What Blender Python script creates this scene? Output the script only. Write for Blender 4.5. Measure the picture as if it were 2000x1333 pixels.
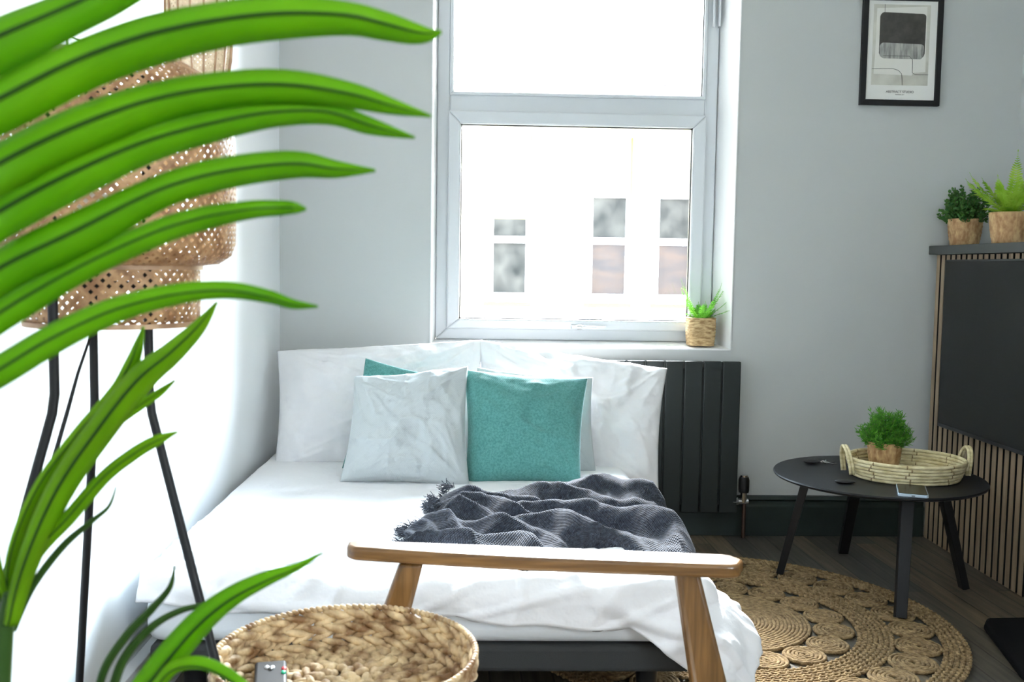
import bpy, bmesh, math, random
import numpy as np
from mathutils import Vector, Matrix, noise
PI = math.pi
for o in list(bpy.data.objects): bpy.data.objects.remove(o)
SC = bpy.context.scene
COL = SC.collection

# ------------------------------------------------------------------ camera
F_PX, PITCH, YAW, ROLL, CAM_Z = 1930.0, .0755, .0331, .0151, 1.056
def cam_axes():
    fw = Vector((math.sin(YAW)*math.cos(PITCH), math.cos(YAW)*math.cos(PITCH), -math.sin(PITCH)))
    rt = Vector((math.cos(YAW), -math.sin(YAW), 0)); up = rt.cross(fw)
    return rt*math.cos(ROLL)+up*math.sin(ROLL), -rt*math.sin(ROLL)+up*math.cos(ROLL), fw
RT, UP, FW = cam_axes()
cd = bpy.data.cameras.new('camera'); cam = bpy.data.objects.new('camera', cd); COL.objects.link(cam)
cd.sensor_fit = 'HORIZONTAL'; cd.sensor_width = 36; cd.lens = F_PX/2000*36
cd.clip_start = .05; cd.clip_end = 200
m = Matrix((RT, UP, -FW)).transposed().to_4x4(); m.translation = (0, 0, CAM_Z); cam.matrix_world = m
cd.dof.use_dof = True; cd.dof.focus_distance = 2.9; cd.dof.aperture_fstop = 9.5
SC.camera = cam
SC.cycles.use_denoising = True; SC.cycles.max_bounces = 10; SC.cycles.diffuse_bounces = 5; SC.cycles.transparent_max_bounces = 16; SC.cycles.sample_clamp_indirect = 12
def at(px, py, Y):                      # a photo pixel at world depth Y, as a point in the room
    v = FW + RT*((px-1000)/F_PX) + UP*((666.5-py)/F_PX)
    return Vector((0, 0, CAM_Z)) + v*(Y/v.y)

# ------------------------------------------------------------------ light, exposure
SC.view_settings.view_transform = 'Standard'; SC.view_settings.look = 'None'
SC.view_settings.exposure = 0.36; SC.view_settings.gamma = 1; SC.view_settings.use_curve_mapping = False
w = bpy.data.worlds.new('sky'); SC.world = w; w.use_nodes = True
nt = w.node_tree; bg = nt.nodes['Background']
tc = nt.nodes.new('ShaderNodeTexCoord'); sx = nt.nodes.new('ShaderNodeSeparateXYZ')
cr = nt.nodes.new('ShaderNodeValToRGB')
nt.links.new(tc.outputs['Generated'], sx.inputs[0]); nt.links.new(sx.outputs['Z'], cr.inputs[0]); nt.links.new(cr.outputs[0], bg.inputs[0])
cr.color_ramp.elements[0].position = 0; cr.color_ramp.elements[0].color = (.96, .98, 1, 1)
cr.color_ramp.elements[1].position = .6; cr.color_ramp.elements[1].color = (.68, .85, 1, 1)
bg.inputs[1].default_value = 15
# sky glow added high to the right of the street, brightening the left wall
vd = nt.nodes.new('ShaderNodeVectorMath'); vd.operation = 'DOT_PRODUCT'; vn = nt.nodes.new('ShaderNodeVectorMath'); vn.operation = 'NORMALIZE'
GLOW = Vector((.55, .75, .36)).normalized(); vd.inputs[1].default_value = GLOW
nt.links.new(tc.outputs['Generated'], vn.inputs[0]); nt.links.new(vn.outputs[0], vd.inputs[0])
mr = nt.nodes.new('ShaderNodeMapRange'); mr.interpolation_type = 'SMOOTHSTEP'; mr.inputs['From Min'].default_value = .62; mr.inputs['From Max'].default_value = 1.0
mr.inputs['To Min'].default_value = 24; mr.inputs['To Max'].default_value = 120
nt.links.new(vd.outputs['Value'], mr.inputs['Value']); nt.links.new(mr.outputs[0], bg.inputs[1])
sl = bpy.data.lights.new('hazy_sun', 'SUN'); sl.energy = 22; sl.angle = math.radians(16); sl.color = (1, .97, .92)
so = bpy.data.objects.new('hazy_sun', sl); COL.objects.link(so)
so.rotation_euler = Vector((-.02, .84, .53)).to_track_quat('Z', 'Y').to_euler()
def portal(name, loc, rot, sx_, sy_):
    l = bpy.data.lights.new(name, 'AREA'); l.shape = 'RECTANGLE'; l.size = sx_; l.size_y = sy_
    l.cycles.is_portal = True
    o = bpy.data.objects.new(name, l); COL.objects.link(o); o.location = loc; o.rotation_euler = rot
portal('window_portal', (.38, 4.09, 1.6), (-PI/2, 0, 0), 1.3, 1.8)
portal('fill_window_portal', (2.12, -.75, 1.6), (0, PI/2, 0), 1.0, 1.1)  # samples sky through the added fill opening

# ------------------------------------------------------------------ materials
def mat(name, col, rough=.6, metal=0, spec=.5, sheen=0, trans=0, sub=0, coat=0):
    M = bpy.data.materials.new(name); M.use_nodes = True
    b = M.node_tree.nodes['Principled BSDF']
    b.inputs['Base Color'].default_value = (*col, 1); b.inputs['Roughness'].default_value = rough
    b.inputs['Metallic'].default_value = metal; b.inputs['Specular IOR Level'].default_value = spec
    b.inputs['Sheen Weight'].default_value = sheen; b.inputs['Coat Weight'].default_value = coat
    return M
def N(M, t, **kw):
    n = M.node_tree.nodes.new(t)
    for k, v in kw.items(): setattr(n, k, v)
    return n
def L(M, a, b): M.node_tree.links.new(a, b)
def bs(M): return M.node_tree.nodes['Principled BSDF']
def coords(M, kind='Object', scale=(1, 1, 1), rot=(0, 0, 0)):
    t = N(M, 'ShaderNodeTexCoord'); p = N(M, 'ShaderNodeMapping')
    p.inputs['Scale'].default_value = scale; p.inputs['Rotation'].default_value = rot
    L(M, t.outputs[kind], p.inputs[0]); return p.outputs[0]
def vary(M, c1, c2, scale=5, vec=None, detail=3, stretch=(1, 1, 1), lo=.35, hi=.65):
    """base colour wandering between two pigments"""
    v = vec or coords(M, 'Object', stretch)
    n = N(M, 'ShaderNodeTexNoise'); n.inputs['Scale'].default_value = scale; n.inputs['Detail'].default_value = detail
    r = N(M, 'ShaderNodeValToRGB'); r.color_ramp.elements[0].position = lo; r.color_ramp.elements[1].position = hi
    r.color_ramp.elements[0].color = (*c1, 1); r.color_ramp.elements[1].color = (*c2, 1)
    L(M, v, n.inputs['Vector']); L(M, n.outputs[0], r.inputs[0]); L(M, r.outputs[0], bs(M).inputs['Base Color']); return n
def bump(M, scale=50, strength=.2, dist=.005, detail=3, stretch=(1, 1, 1), kind='noise', src=None):
    if src is None:
        v = coords(M, 'Object', stretch)
        n = N(M, 'ShaderNodeTexNoise'); n.inputs['Scale'].default_value = scale; n.inputs['Detail'].default_value = detail
        L(M, v, n.inputs['Vector']); src = n.outputs[0]
    b = N(M, 'ShaderNodeBump'); b.inputs['Strength'].default_value = strength; b.inputs['Distance'].default_value = dist
    L(M, src, b.inputs['Height'])
    prev = bs(M).inputs['Normal']
    if prev.is_linked: L(M, prev.links[0].from_socket, b.inputs['Normal'])
    L(M, b.outputs[0], prev)
def weave_bump(M, freq, strength=.3, dist=.001, kind='UV', mixcol=None):
    t = N(M, 'ShaderNodeTexCoord'); s = N(M, 'ShaderNodeSeparateXYZ'); L(M, t.outputs[kind], s.inputs[0])
    outs = []
    for ax in (0, 1):
        a = N(M, 'ShaderNodeMath', operation='MULTIPLY'); a.inputs[1].default_value = freq; L(M, s.outputs[ax], a.inputs[0])
        b = N(M, 'ShaderNodeMath', operation='SINE'); L(M, a.outputs[0], b.inputs[0]); outs.append(b.outputs[0])
    c = N(M, 'ShaderNodeMath', operation='MULTIPLY'); L(M, outs[0], c.inputs[0]); L(M, outs[1], c.inputs[1])
    bump(M, strength=strength, dist=dist, src=c.outputs[0]); return c

M_wall = mat('grey_paint', (.52, .54, .535), .75); bump(M_wall, 90, .08, .002)
M_wallw = mat('white_paint', (.84, .87, .89), .7); bump(M_wallw, 90, .06, .002)
M_ceil = mat('ceiling_paint', (.85, .85, .85), .8)
M_pvc = mat('white_pvc', (.62, .65, .68), .35)
M_gask = mat('black_gasket', (.015, .015, .015), .6)
M_chrome = mat('chrome', (.75, .75, .75), .15, 1)
M_reveal = mat('reveal_gloss_white', (.86, .87, .88), .45)
M_skirt = mat('dark_green_gloss_paint', (.012, .022, .019), .45); bump(M_skirt, 30, .05, .002)
M_rad = mat('anthracite_enamel', (.016, .021, .020), .5, spec=.3)
M_black = mat('black_powder_coat', (.008, .008, .009), .5, spec=.3)
M_tabtop = mat('black_lacquer_top', (.008, .009, .011), .45, spec=.3); bump(M_tabtop, 300, .05, .001)
M_screen = mat('dark_screen', (.005, .0055, .0055), .25, spec=.3)
M_felt = mat('black_felt', (.006, .006, .006), .95)
M_shelf = mat('graphite_board', (.05, .055, .052), .5)
M_slat = mat('oak_slats', (.30, .21, .13), .55); vary(M_slat, (.25, .18, .115), (.37, .275, .18), 6, stretch=(8, 8, .6))
M_oak = mat('honey_oak', (.32, .18, .07), .30, coat=.15)
vary(M_oak, (.105, .048, .012), (.200, .100, .030), 9, stretch=(.8, 14, 14), detail=6); bump(M_oak, 60, .1, .001, stretch=(1, 12, 12))
M_oakleg = mat('honey_oak_leg', (.32, .18, .07), .34, coat=.1)
vary(M_oakleg, (.100, .048, .012), (.185, .092, .027), 9, stretch=(14, 14, .8), detail=6); bump(M_oakleg, 60, .1, .001, stretch=(12, 12, 1))
M_linen = mat('white_cotton', (.80, .80, .82), .85, sheen=.1); bump(M_linen, 5, .6, .03, 5)
M_sheet = mat('white_fitted_sheet', (.74, .77, .80), .85); bump(M_sheet, 6, .3, .02, 4)
M_basef = mat('grey_divan_fabric', (.035, .037, .037), .95, sheen=.0); bump(M_basef, 400, .3, .002)
M_greyc = mat('pale_grey_linen', (.44, .475, .48), .85, sheen=.15); bump(M_greyc, 11, .5, .02, 4); weave_bump(M_greyc, 900, .15, .001)
M_teal = mat('teal_linen', (.06, .22, .205), .85, sheen=.15); bump(M_teal, 9, .25, .02, 3); weave_bump(M_teal, 900, .2, .001)
_t = vary(M_teal, (.050, .195, .18), (.085, .265, .245), 160, detail=2)
M_throw = mat('slate_gauze', (.060, .066, .082), .95, sheen=.10, spec=.2)
vary(M_throw, (.022, .026, .037), (.045, .055, .077), 120, detail=2); weave_bump(M_throw, 620, .8, .0025); bump(M_throw, 30, .5, .01)
M_string = mat('kraft_raffia', (.48, .29, .13), .8); vary(M_string, (.34, .18, .075), (.62, .42, .21), 60, stretch=(1, 1, .5), detail=4); bump(M_string, 110, .7, .004, stretch=(1, 1, .6))
M_cord = mat('twine', (.42, .28, .13), .85); vary(M_cord, (.28, .17, .07), (.58, .42, .22), 45, stretch=(1, 1, 3)); bump(M_cord, 120, .6, .003)
M_palm = mat('palm_leaf_coil', (.62, .53, .31), .75); vary(M_palm, (.50, .42, .22), (.76, .68, .44), 30, detail=3, stretch=(1, 1, 3)); bump(M_palm, 90, .5, .003)
M_palmd = mat('palm_leaf_coil_brown', (.22, .15, .07), .8)
M_hya = mat('water_hyacinth', (.55, .36, .17), .6)
vary(M_hya, (.20, .10, .035), (.72, .55, .32), 34, detail=4); bump(M_hya, 160, .8, .003, stretch=(1, 1, .5))
M_jute = mat('jute', (.33, .22, .11), .95); _n = vary(M_jute, (.15, .090, .036), (.39, .27, .13), 70, detail=4, lo=.3, hi=.7); bump(M_jute, 220, 1, .004)
M_soil = mat('potting_soil', (.03, .02, .012), .95)
M_stem = mat('plant_stem', (.06, .09, .025), .6)
M_key = mat('key_metal', (.6, .58, .55), .25, 1)
M_phone = mat('pale_blue_phone', (.50, .62, .76), .25, .5)
M_rubber = mat('black_plastic', (.015, .015, .016), .45)

def leaf_mat(name, c1, c2, scale=12, trans=.45, rough=.4):
    M = mat(name, c1, rough, spec=.25)
    n = vary(M, c1, c2, scale)
    ramp = bs(M).inputs['Base Color'].links[0].from_socket
    t = N(M, 'ShaderNodeBsdfTranslucent'); mx = N(M, 'ShaderNodeMixShader'); mx.inputs[0].default_value = trans
    L(M, ramp, t.inputs[0])
    out = [x for x in M.node_tree.nodes if x.type == 'OUTPUT_MATERIAL'][0]
    L(M, bs(M).outputs[0], mx.inputs[1]); L(M, t.outputs[0], mx.inputs[2]); L(M, mx.outputs[0], out.inputs[0])
    return M
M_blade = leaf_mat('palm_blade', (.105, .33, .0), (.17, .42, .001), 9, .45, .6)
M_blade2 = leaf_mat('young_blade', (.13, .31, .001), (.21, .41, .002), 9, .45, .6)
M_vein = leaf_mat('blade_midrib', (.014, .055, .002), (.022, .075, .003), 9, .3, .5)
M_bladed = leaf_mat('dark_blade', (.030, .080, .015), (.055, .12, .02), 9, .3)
M_fern = leaf_mat('fern_leaf', (.10, .38, .03), (.20, .52, .05), 40, .45)
M_fern2 = leaf_mat('sword_fern_leaf', (.25, .50, .03), (.50, .72, .10), 25, .5)
M_box = leaf_mat('boxwood_leaf', (.035, .13, .03), (.10, .24, .05), 60, .25)
M_moss = leaf_mat('fine_green_leaf', (.05, .22, .02), (.14, .40, .04), 60, .35)

def open_weave(name, c1, c2, p, w_, alpha_holes=True, trans=.25):
    """strips crossing on the diagonal with real see-through holes; UV in metres"""
    M = mat(name, c1, .5); vary(M, c1, c2, 60, detail=3)
    ramp = bs(M).inputs['Base Color'].links[0].from_socket
    t = N(M, 'ShaderNodeTexCoord'); s = N(M, 'ShaderNodeSeparateXYZ'); L(M, t.outputs['UV'], s.inputs[0])
    masks = []; hs = []
    for op in ('ADD', 'SUBTRACT'):
        a = N(M, 'ShaderNodeMath', operation=op); L(M, s.outputs[0], a.inputs[0]); L(M, s.outputs[1], a.inputs[1])
        d = N(M, 'ShaderNodeMath', operation='DIVIDE'); L(M, a.outputs[0], d.inputs[0]); d.inputs[1].default_value = p
        f = N(M, 'ShaderNodeMath', operation='FRACT'); L(M, d.outputs[0], f.inputs[0])
        g = N(M, 'ShaderNodeMath', operation='LESS_THAN'); L(M, f.outputs[0], g.inputs[0]); g.inputs[1].default_value = w_
        h = N(M, 'ShaderNodeMath', operation='PINGPONG'); L(M, d.outputs[0], h.inputs[0]); h.inputs[1].default_value = .5
        masks.append(g.outputs[0]); hs.append(h.outputs[0])
    mx = N(M, 'ShaderNodeMath', operation='MAXIMUM'); L(M, masks[0], mx.inputs[0]); L(M, masks[1], mx.inputs[1])
    hh = N(M, 'ShaderNodeMath', operation='MAXIMUM'); L(M, hs[0], hh.inputs[0]); L(M, hs[1], hh.inputs[1])
    bump(M, strength=.6, dist=.002, src=hh.outputs[0])
    tl = N(M, 'ShaderNodeBsdfTranslucent'); L(M, ramp, tl.inputs[0])
    m1 = N(M, 'ShaderNodeMixShader'); m1.inputs[0].default_value = trans
    L(M, bs(M).outputs[0], m1.inputs[1]); L(M, tl.outputs[0], m1.inputs[2])
    tr = N(M, 'ShaderNodeBsdfTransparent'); m2 = N(M, 'ShaderNodeMixShader')
    L(M, mx.outputs[0], m2.inputs[0]); L(M, tr.outputs[0], m2.inputs[1]); L(M, m1.outputs[0], m2.inputs[2])
    out = [x for x in M.node_tree.nodes if x.type == 'OUTPUT_MATERIAL'][0]; L(M, m2.outputs[0], out.inputs[0])
    return M
M_bamboo = open_weave('bamboo_weave', (.27, .14, .065), (.50, .31, .155), .0137, .55, trans=.38)
M_bamboo2 = open_weave('pale_bamboo_weave', (.62, .50, .34), (.85, .74, .56), .009, .70)
M_band = mat('bamboo_band', (.36, .22, .12), .5); vary(M_band, (.28, .16, .09), (.48, .31, .18), 30)

M_glass = mat('clear_glass', (1, 1, 1), 0)
_nt = M_glass.node_tree; _tr = N(M_glass, 'ShaderNodeBsdfTransparent'); _gl = N(M_glass, 'ShaderNodeBsdfGlossy'); _gl.inputs['Roughness'].default_value = 0
_fr = N(M_glass, 'ShaderNodeFresnel'); _fr.inputs[0].default_value = 1.35; _mx = N(M_glass, 'ShaderNodeMixShader')
L(M_glass, _fr.outputs[0], _mx.inputs[0]); L(M_glass, _tr.outputs[0], _mx.inputs[1]); L(M_glass, _gl.outputs[0], _mx.inputs[2])
L(M_glass, _mx.outputs[0], [x for x in _nt.nodes if x.type == 'OUTPUT_MATERIAL'][0].inputs[0])

# floor: grey-brown wood-look planks laid askew
M_floor = mat('grey_oak_planks', (.12, .10, .08), .45)
v = coords(M_floor, 'Object', (1, 1, 1), (0, 0, math.radians(88)))
br = N(M_floor, 'ShaderNodeTexBrick'); br.offset = .37; br.inputs['Scale'].default_value = 1
br.inputs['Brick Width'].default_value = .9; br.inputs['Row Height'].default_value = .082; br.inputs['Mortar Size'].default_value = .0025
br.inputs['Color1'].default_value = (.150, .120, .080, 1); br.inputs['Color2'].default_value = (.062, .060, .053, 1); br.inputs['Mortar'].default_value = (.03, .027, .022, 1)
L(M_floor, v, br.inputs['Vector'])
sp = N(M_floor, 'ShaderNodeMapping'); sp.inputs['Scale'].default_value = (2, 30, 1); L(M_floor, v, sp.inputs[0])
gn = N(M_floor, 'ShaderNodeTexNoise'); gn.inputs['Scale'].default_value = 2.2; gn.inputs['Detail'].default_value = 6; L(M_floor, sp.outputs[0], gn.inputs['Vector'])
gr = N(M_floor, 'ShaderNodeValToRGB'); gr.color_ramp.elements[0].position = .3; gr.color_ramp.elements[1].position = .7
gr.color_ramp.elements[0].color = (.55, .55, .55, 1); gr.color_ramp.elements[1].color = (1.3, 1.28, 1.22, 1); L(M_floor, gn.outputs[0], gr.inputs[0])
mm = N(M_floor, 'ShaderNodeMixRGB', blend_type='MULTIPLY'); mm.inputs[0].default_value = 1
L(M_floor, br.outputs[0], mm.inputs[1]); L(M_floor, gr.outputs[0], mm.inputs[2]); L(M_floor, mm.outputs[0], bs(M_floor).inputs['Base Color'])
bump(M_floor, strength=.4, dist=.002, src=br.outputs['Fac'])

# ------------------------------------------------------------------ mesh helpers
class MB:
    def __init__(s): s.v = []; s.f = []; s.uv = []; s.mi = []
    def add(s, vs, fs, uvs=None, mi=0):
        b = len(s.v); s.v += [Vector(p) for p in vs]
        for i, f in enumerate(fs):
            s.f.append([b+k for k in f]); s.uv.append(uvs[i] if uvs else None); s.mi.append(mi)
    def box(s, x0, x1, y0, y1, z0, z1, mi=0):
        vs = [(x, y, z) for z in (z0, z1) for y in (y0, y1) for x in (x0, x1)]
        s.add(vs, [(0, 2, 3, 1), (4, 5, 7, 6), (0, 1, 5, 4), (2, 6, 7, 3), (0, 4, 6, 2), (1, 3, 7, 5)], mi=mi)
    def prism(s, poly, axis, a0, a1, mi=0):
        """extrude polygon (list of 2D) along axis 'x','y','z'"""
        def P(p, a): return {'x': (a, p[0], p[1]), 'y': (p[0], a, p[1]), 'z': (p[0], p[1], a)}[axis]
        n = len(poly); vs = [P(p, a0) for p in poly]+[P(p, a1) for p in poly]
        fs = [list(range(n))[::-1], [n+i for i in range(n)]]+[(i, (i+1) % n, n+(i+1) % n, n+i) for i in range(n)]
        s.add(vs, fs, mi=mi)
    def beam(s, a, b, w, d, wb=None, db=None, ref=(0, 1, 0), mi=0):
        a = Vector(a); b = Vector(b); t = (b-a).normalized(); r = Vector(ref); u = t.cross(r).normalized(); r = u.cross(t).normalized()
        wb = wb or w; db = db or d; vs = []
        for p, ww, dd in ((a, w, d), (b, wb, db)):
            for su, sr in ((-1, -1), (1, -1), (1, 1), (-1, 1)): vs.append(p+u*su*ww/2+r*sr*dd/2)
        s.add(vs, [(3, 2, 1, 0), (4, 5, 6, 7)]+[(i, (i+1) % 4, 4+(i+1) % 4, 4+i) for i in range(4)], mi=mi)
    def tube(s, pts, r, seg=10, cap=True, mi=0, closed=False):
        pts = [Vector(p) for p in pts]; n = len(pts)
        rr = r if isinstance(r, (list, tuple)) else [r]*n
        rings = []; prev = None
        for i, p in enumerate(pts):
            if closed: t = pts[(i+1) % n]-pts[i-1]
            else: t = pts[min(i+1, n-1)]-pts[max(i-1, 0)]
            t.normalize()
            if prev is None:
                u = t.cross(Vector((0, 0, 1)))
                if u.length < .1: u = t.cross(Vector((1, 0, 0)))
            else: u = prev-t*prev.dot(t)
            u.normalize(); prev = u; w_ = t.cross(u)
            rings.append([p+(u*math.cos(2*PI*k/seg)+w_*math.sin(2*PI*k/seg))*rr[i] for k in range(seg)])
        vs = [q for R_ in rings for q in R_]; fs = []
        for i in range(n if closed else n-1):
            j = (i+1) % n
            for k in range(seg): fs.append((i*seg+k, i*seg+(k+1) % seg, j*seg+(k+1) % seg, j*seg+k))
        if cap and not closed: fs += [list(range(seg))[::-1], [(n-1)*seg+k for k in range(seg)]]
        s.add(vs, fs, mi=mi)
    def lathe(s, prof, c=(0, 0, 0), seg=48, mi=0, sx=1, sy=1, uvr=None):
        """prof: (r,z). UV in metres (arc length around at radius uvr)"""
        vs = []; fs = []; uvs = []; n = len(prof); L_ = [0]
        for i in range(1, n): L_.append(L_[-1]+math.hypot(prof[i][0]-prof[i-1][0], prof[i][1]-prof[i-1][1]))
        for r, z in prof:
            for k in range(seg):
                a = 2*PI*k/seg; vs.append((c[0]+r*sx*math.cos(a), c[1]+r*sy*math.sin(a), c[2]+z))
        R_ = uvr or max(p[0] for p in prof)
        for i in range(n-1):
            for k in range(seg):
                fs.append((i*seg+k, i*seg+(k+1) % seg, (i+1)*seg+(k+1) % seg, (i+1)*seg+k))
                u0 = 2*PI*R_*k/seg; u1 = 2*PI*R_*(k+1)/seg
                uvs.append([(u0, L_[i]), (u1, L_[i]), (u1, L_[i+1]), (u0, L_[i+1])])
        s.add(vs, fs, uvs, mi)
    def lump(s, c, ax, ay, az, mi=0, seg=7, rings=5, taper=.0):
        """ellipsoid with given half-axis vectors"""
        c = Vector(c); vs = [c-ax]; fs = []
        for i in range(1, rings):
            ph = -PI/2+PI*i/rings; cr_ = math.cos(ph); sr_ = math.sin(ph)
            for k in range(seg):
                a = 2*PI*k/seg; q = 1-taper*sr_
                vs.append(c+ax*sr_+(ay*math.cos(a)+az*math.sin(a))*cr_*q)
        vs.append(c+ax); n = len(vs)-1
        for k in range(seg): fs.append((0, 1+(k+1) % seg, 1+k)); fs.append((n, n-seg+k, n-seg+(k+1) % seg))
        for i in range(rings-2):
            for k in range(seg):
                a = 1+i*seg; fs.append((a+k, a+(k+1) % seg, a+seg+(k+1) % seg, a+seg+k))
        s.add(vs, fs, mi=mi)
    def build(s, name, mats, parent=None, smooth=True, bevel=0, seg=2, angle=40, solid=0, sub=0):
        if not isinstance(mats, (list, tuple)): mats = [mats]
        org = Vector(parent['_o']) if parent is not None and '_o' in parent else Vector((0, 0, 0))
        if parent is None:
            xs = [p.x for p in s.v]; ys = [p.y for p in s.v]; zs = [p.z for p in s.v]
            org = Vector(((min(xs)+max(xs))/2, (min(ys)+max(ys))/2, min(zs)))
        me = bpy.data.meshes.new(name); me.from_pydata([p-org for p in s.v], [], s.f)
        for M in mats: me.materials.append(M)
        if any(u for u in s.uv):
            ul = me.uv_layers.new(name='UVMap')
            for poly, u in zip(me.polygons, s.uv):
                if u:
                    for li, q in zip(poly.loop_indices, u): ul.data[li].uv = q
        for poly, mi in zip(me.polygons, s.mi): poly.material_index = mi; poly.use_smooth = smooth
        me.update()
        o = bpy.data.objects.new(name, me); COL.objects.link(o)
        if parent is None: o.location = org; o['_o'] = tuple(org)
        else: o.parent = parent; o['_o'] = tuple(org)
        if solid: md = o.modifiers.new('solid', 'SOLIDIFY'); md.thickness = solid; md.offset = 0
        if sub: md = o.modifiers.new('sub', 'SUBSURF'); md.levels = sub; md.render_levels = sub
        if bevel:
            md = o.modifiers.new('bevel', 'BEVEL'); md.width = bevel; md.segments = seg; md.limit_method = 'ANGLE'; md.angle_limit = math.radians(35)
            md.harden_normals = False
        if smooth and (bevel or angle < 180) and not sub:
            try:
                me.set_sharp_from_angle(angle=math.radians(angle))
            except Exception: pass
        return o
def thing(name, label, cat, loc, group=None):
    o = bpy.data.objects.new(name, None); COL.objects.link(o); o.location = loc; o.empty_display_size = .05
    o['_o'] = tuple(loc); tag(o, label, cat, group); return o
def tag(o, label, cat, group=None):
    o['label'] = label; o['category'] = cat
    if group: o['group'] = group
    return o
def struct(o): o['kind'] = 'structure'; return o
def box(x0, x1, y0, y1, z0, z1): b = MB(); b.box(x0, x1, y0, y1, z0, z1); return b
def grid_faces(nu, nv, off=0, flip=False):
    fs = []
    for j in range(nv-1):
        for i in range(nu-1):
            a = off+j*nu+i; f = (a, a+1, a+nu+1, a+nu); fs.append(f[::-1] if flip else f)
    return fs
def fbm(x, y, z=0, oct=4, s=1):
    t = 0; a = 1
    for k in range(oct): t += a*noise.noise(Vector((x*s, y*s, z+7*k))); a *= .5; s *= 2
    return t

# ------------------------------------------------------------------ room shell
XL, XR, YB, YF, ZC = -.774, 2.10, 3.852, -2.0, 2.75
WX0, WX1, WZ0, WZ1 = -.194, .991, .738, 2.46
struct(box(XL-.2, XR+.2, YF-.2, 4.2, -.1, 0).build('floor', M_floor, smooth=False))
struct(box(XL-.2, XR+.2, YF-.2, 4.2, ZC, ZC+.1).build('ceiling', M_ceil, smooth=False))
b = MB(); Y1 = 4.14
b.box(XL-.2, WX0, YB, Y1, 0, ZC); b.box(WX1, XR+.2, YB, Y1, 0, ZC); b.box(WX0, WX1, YB, Y1, 0, WZ0); b.box(WX0, WX1, YB, Y1, WZ1, ZC)
struct(b.build('wall_back', M_wall, smooth=False))
struct(box(XL-.2, XL, YF-.2, YB, 0, ZC).build('wall_left', M_wallw, smooth=False))
b = MB(); RY0, RY1, RZ0, RZ1 = -1.3, -.2, 1.1, 2.1
b.box(XR, XR+.2, YF-.2, RY0, 0, ZC); b.box(XR, XR+.2, RY1, YB, 0, ZC); b.box(XR, XR+.2, RY0, RY1, 0, RZ0); b.box(XR, XR+.2, RY0, RY1, RZ1, ZC)
struct(b.build('wall_right', M_wall, smooth=False))
struct(box(XL-.2, XR+.2, YF-.2, YF, 0, ZC).build('wall_rear', M_wall, smooth=False))
# reveal lining (splayed to the right) and tiled sill
FY = 4.02; FX0, FX1, FZ0, FZ1 = -.180, .948, .757, 2.44
b = MB()
b.prism([(WX0, YB-.004), (WX0, FY+.03), (FX0, FY+.03), (WX0+.004, YB-.004)], 'z', WZ0, WZ1)
b.prism([(WX1, YB-.004), (WX1-.004, YB-.004), (FX1, FY+.03), (WX1, FY+.03)], 'z', WZ0, WZ1)
b.prism([(YB-.004, WZ0), (YB-.004, WZ0+.006), (FY+.03, FZ0), (FY+.03, WZ0)], 'x', WX0, WX1)
b.prism([(YB-.004, WZ1), (FY+.03, WZ1), (FY+.03, FZ1), (YB-.004, WZ1-.006)], 'x', WX0, WX1)
struct(b.build('trim_1', M_reveal, smooth=False))
# window_1
win = bpy.data.objects.new('window_1', None); COL.objects.link(win); win.location = (.38, FY, FZ0); win['_o'] = (.38, FY, FZ0); win['kind'] = 'structure'
def ring(b, x0, x1, z0, z1, wl, wr, wb, wt, ya, yb):
    b.prism([(x0, z0), (x0+wl, z0+wb), (x0+wl, z1-wt), (x0, z1)], 'y', ya, yb)
    b.prism([(x1, z0), (x1, z1), (x1-wr, z1-wt), (x1-wr, z0+wb)], 'y', ya, yb)
    b.prism([(x0, z0), (x1, z0), (x1-wr, z0+wb), (x0+wl, z0+wb)], 'y', ya, yb)
    b.prism([(x0, z1), (x0+wl, z1-wt), (x1-wr, z1-wt), (x1, z1)], 'y', ya, yb)
GX0, GX1, GZ0, GZ1 = -.083, .849, .842, 1.621     # lower glass
TZ0, TZ1 = 1.667, 1.748
b = MB(); ring(b, FX0, FX1, FZ0, FZ1, .052, .052, .048, .05, FY, FY+.05); b.box(FX0+.05, FX1-.05, FY, FY+.05, TZ0, TZ1)
b.build('window_frame', M_pvc, win, bevel=.006)
b = MB(); ring(b, FX0+.05, FX1-.05, TZ1-.012, FZ1-.045, .014, .014, .014, .014, FY-.012, FY+.01); b.build('glazing_bead', M_pvc, win, bevel=.004)
sash = MB(); ring(sash, FX0+.046, FX1-.046, FZ0+.044, TZ0+.006, GX0-FX0-.046, FX1-.046-GX1, GZ0-FZ0-.044, TZ0+.006-GZ1, FY-.022, FY+.02)
sash = sash.build('sash', M_pvc, win, bevel=.007)
b = MB(); ring(b, GX0-.002, GX1+.002, GZ0-.002, GZ1+.002, .006, .006, .006, .006, FY-.004, FY+.012); b.build('gasket', M_gask, sash, smooth=False)
b = MB(); ring(b, FX0+.062, FX1-.062, TZ1, FZ1-.055, .004, .005, .004, .004, FY-.002, FY+.014); b.build('gasket', M_gask, win, smooth=False)
box(GX0, GX1, FY+.008, FY+.012, GZ0, GZ1).build('pane', M_glass, sash, smooth=False)
box(FX0+.06, FX1-.06, FY+.008, FY+.012, TZ1, FZ1-.05).build('pane', M_glass, win, smooth=False)
b = MB(); b.box(.372, .398, FY-.036, FY-.02, .806, .822); b.tube([(.39, FY-.04, .815), (.41, FY-.055, .814), (.51, FY-.056, .813)], [.008, .008, .006], 10)
hd = b.build('window_handle', M_pvc, sash, bevel=.002)
b = MB(); b.tube([(.398, FY-.048, .814), (.414, FY-.0565, .814)], .0095, 12); b.build('lock_button', M_chrome, hd)
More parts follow.
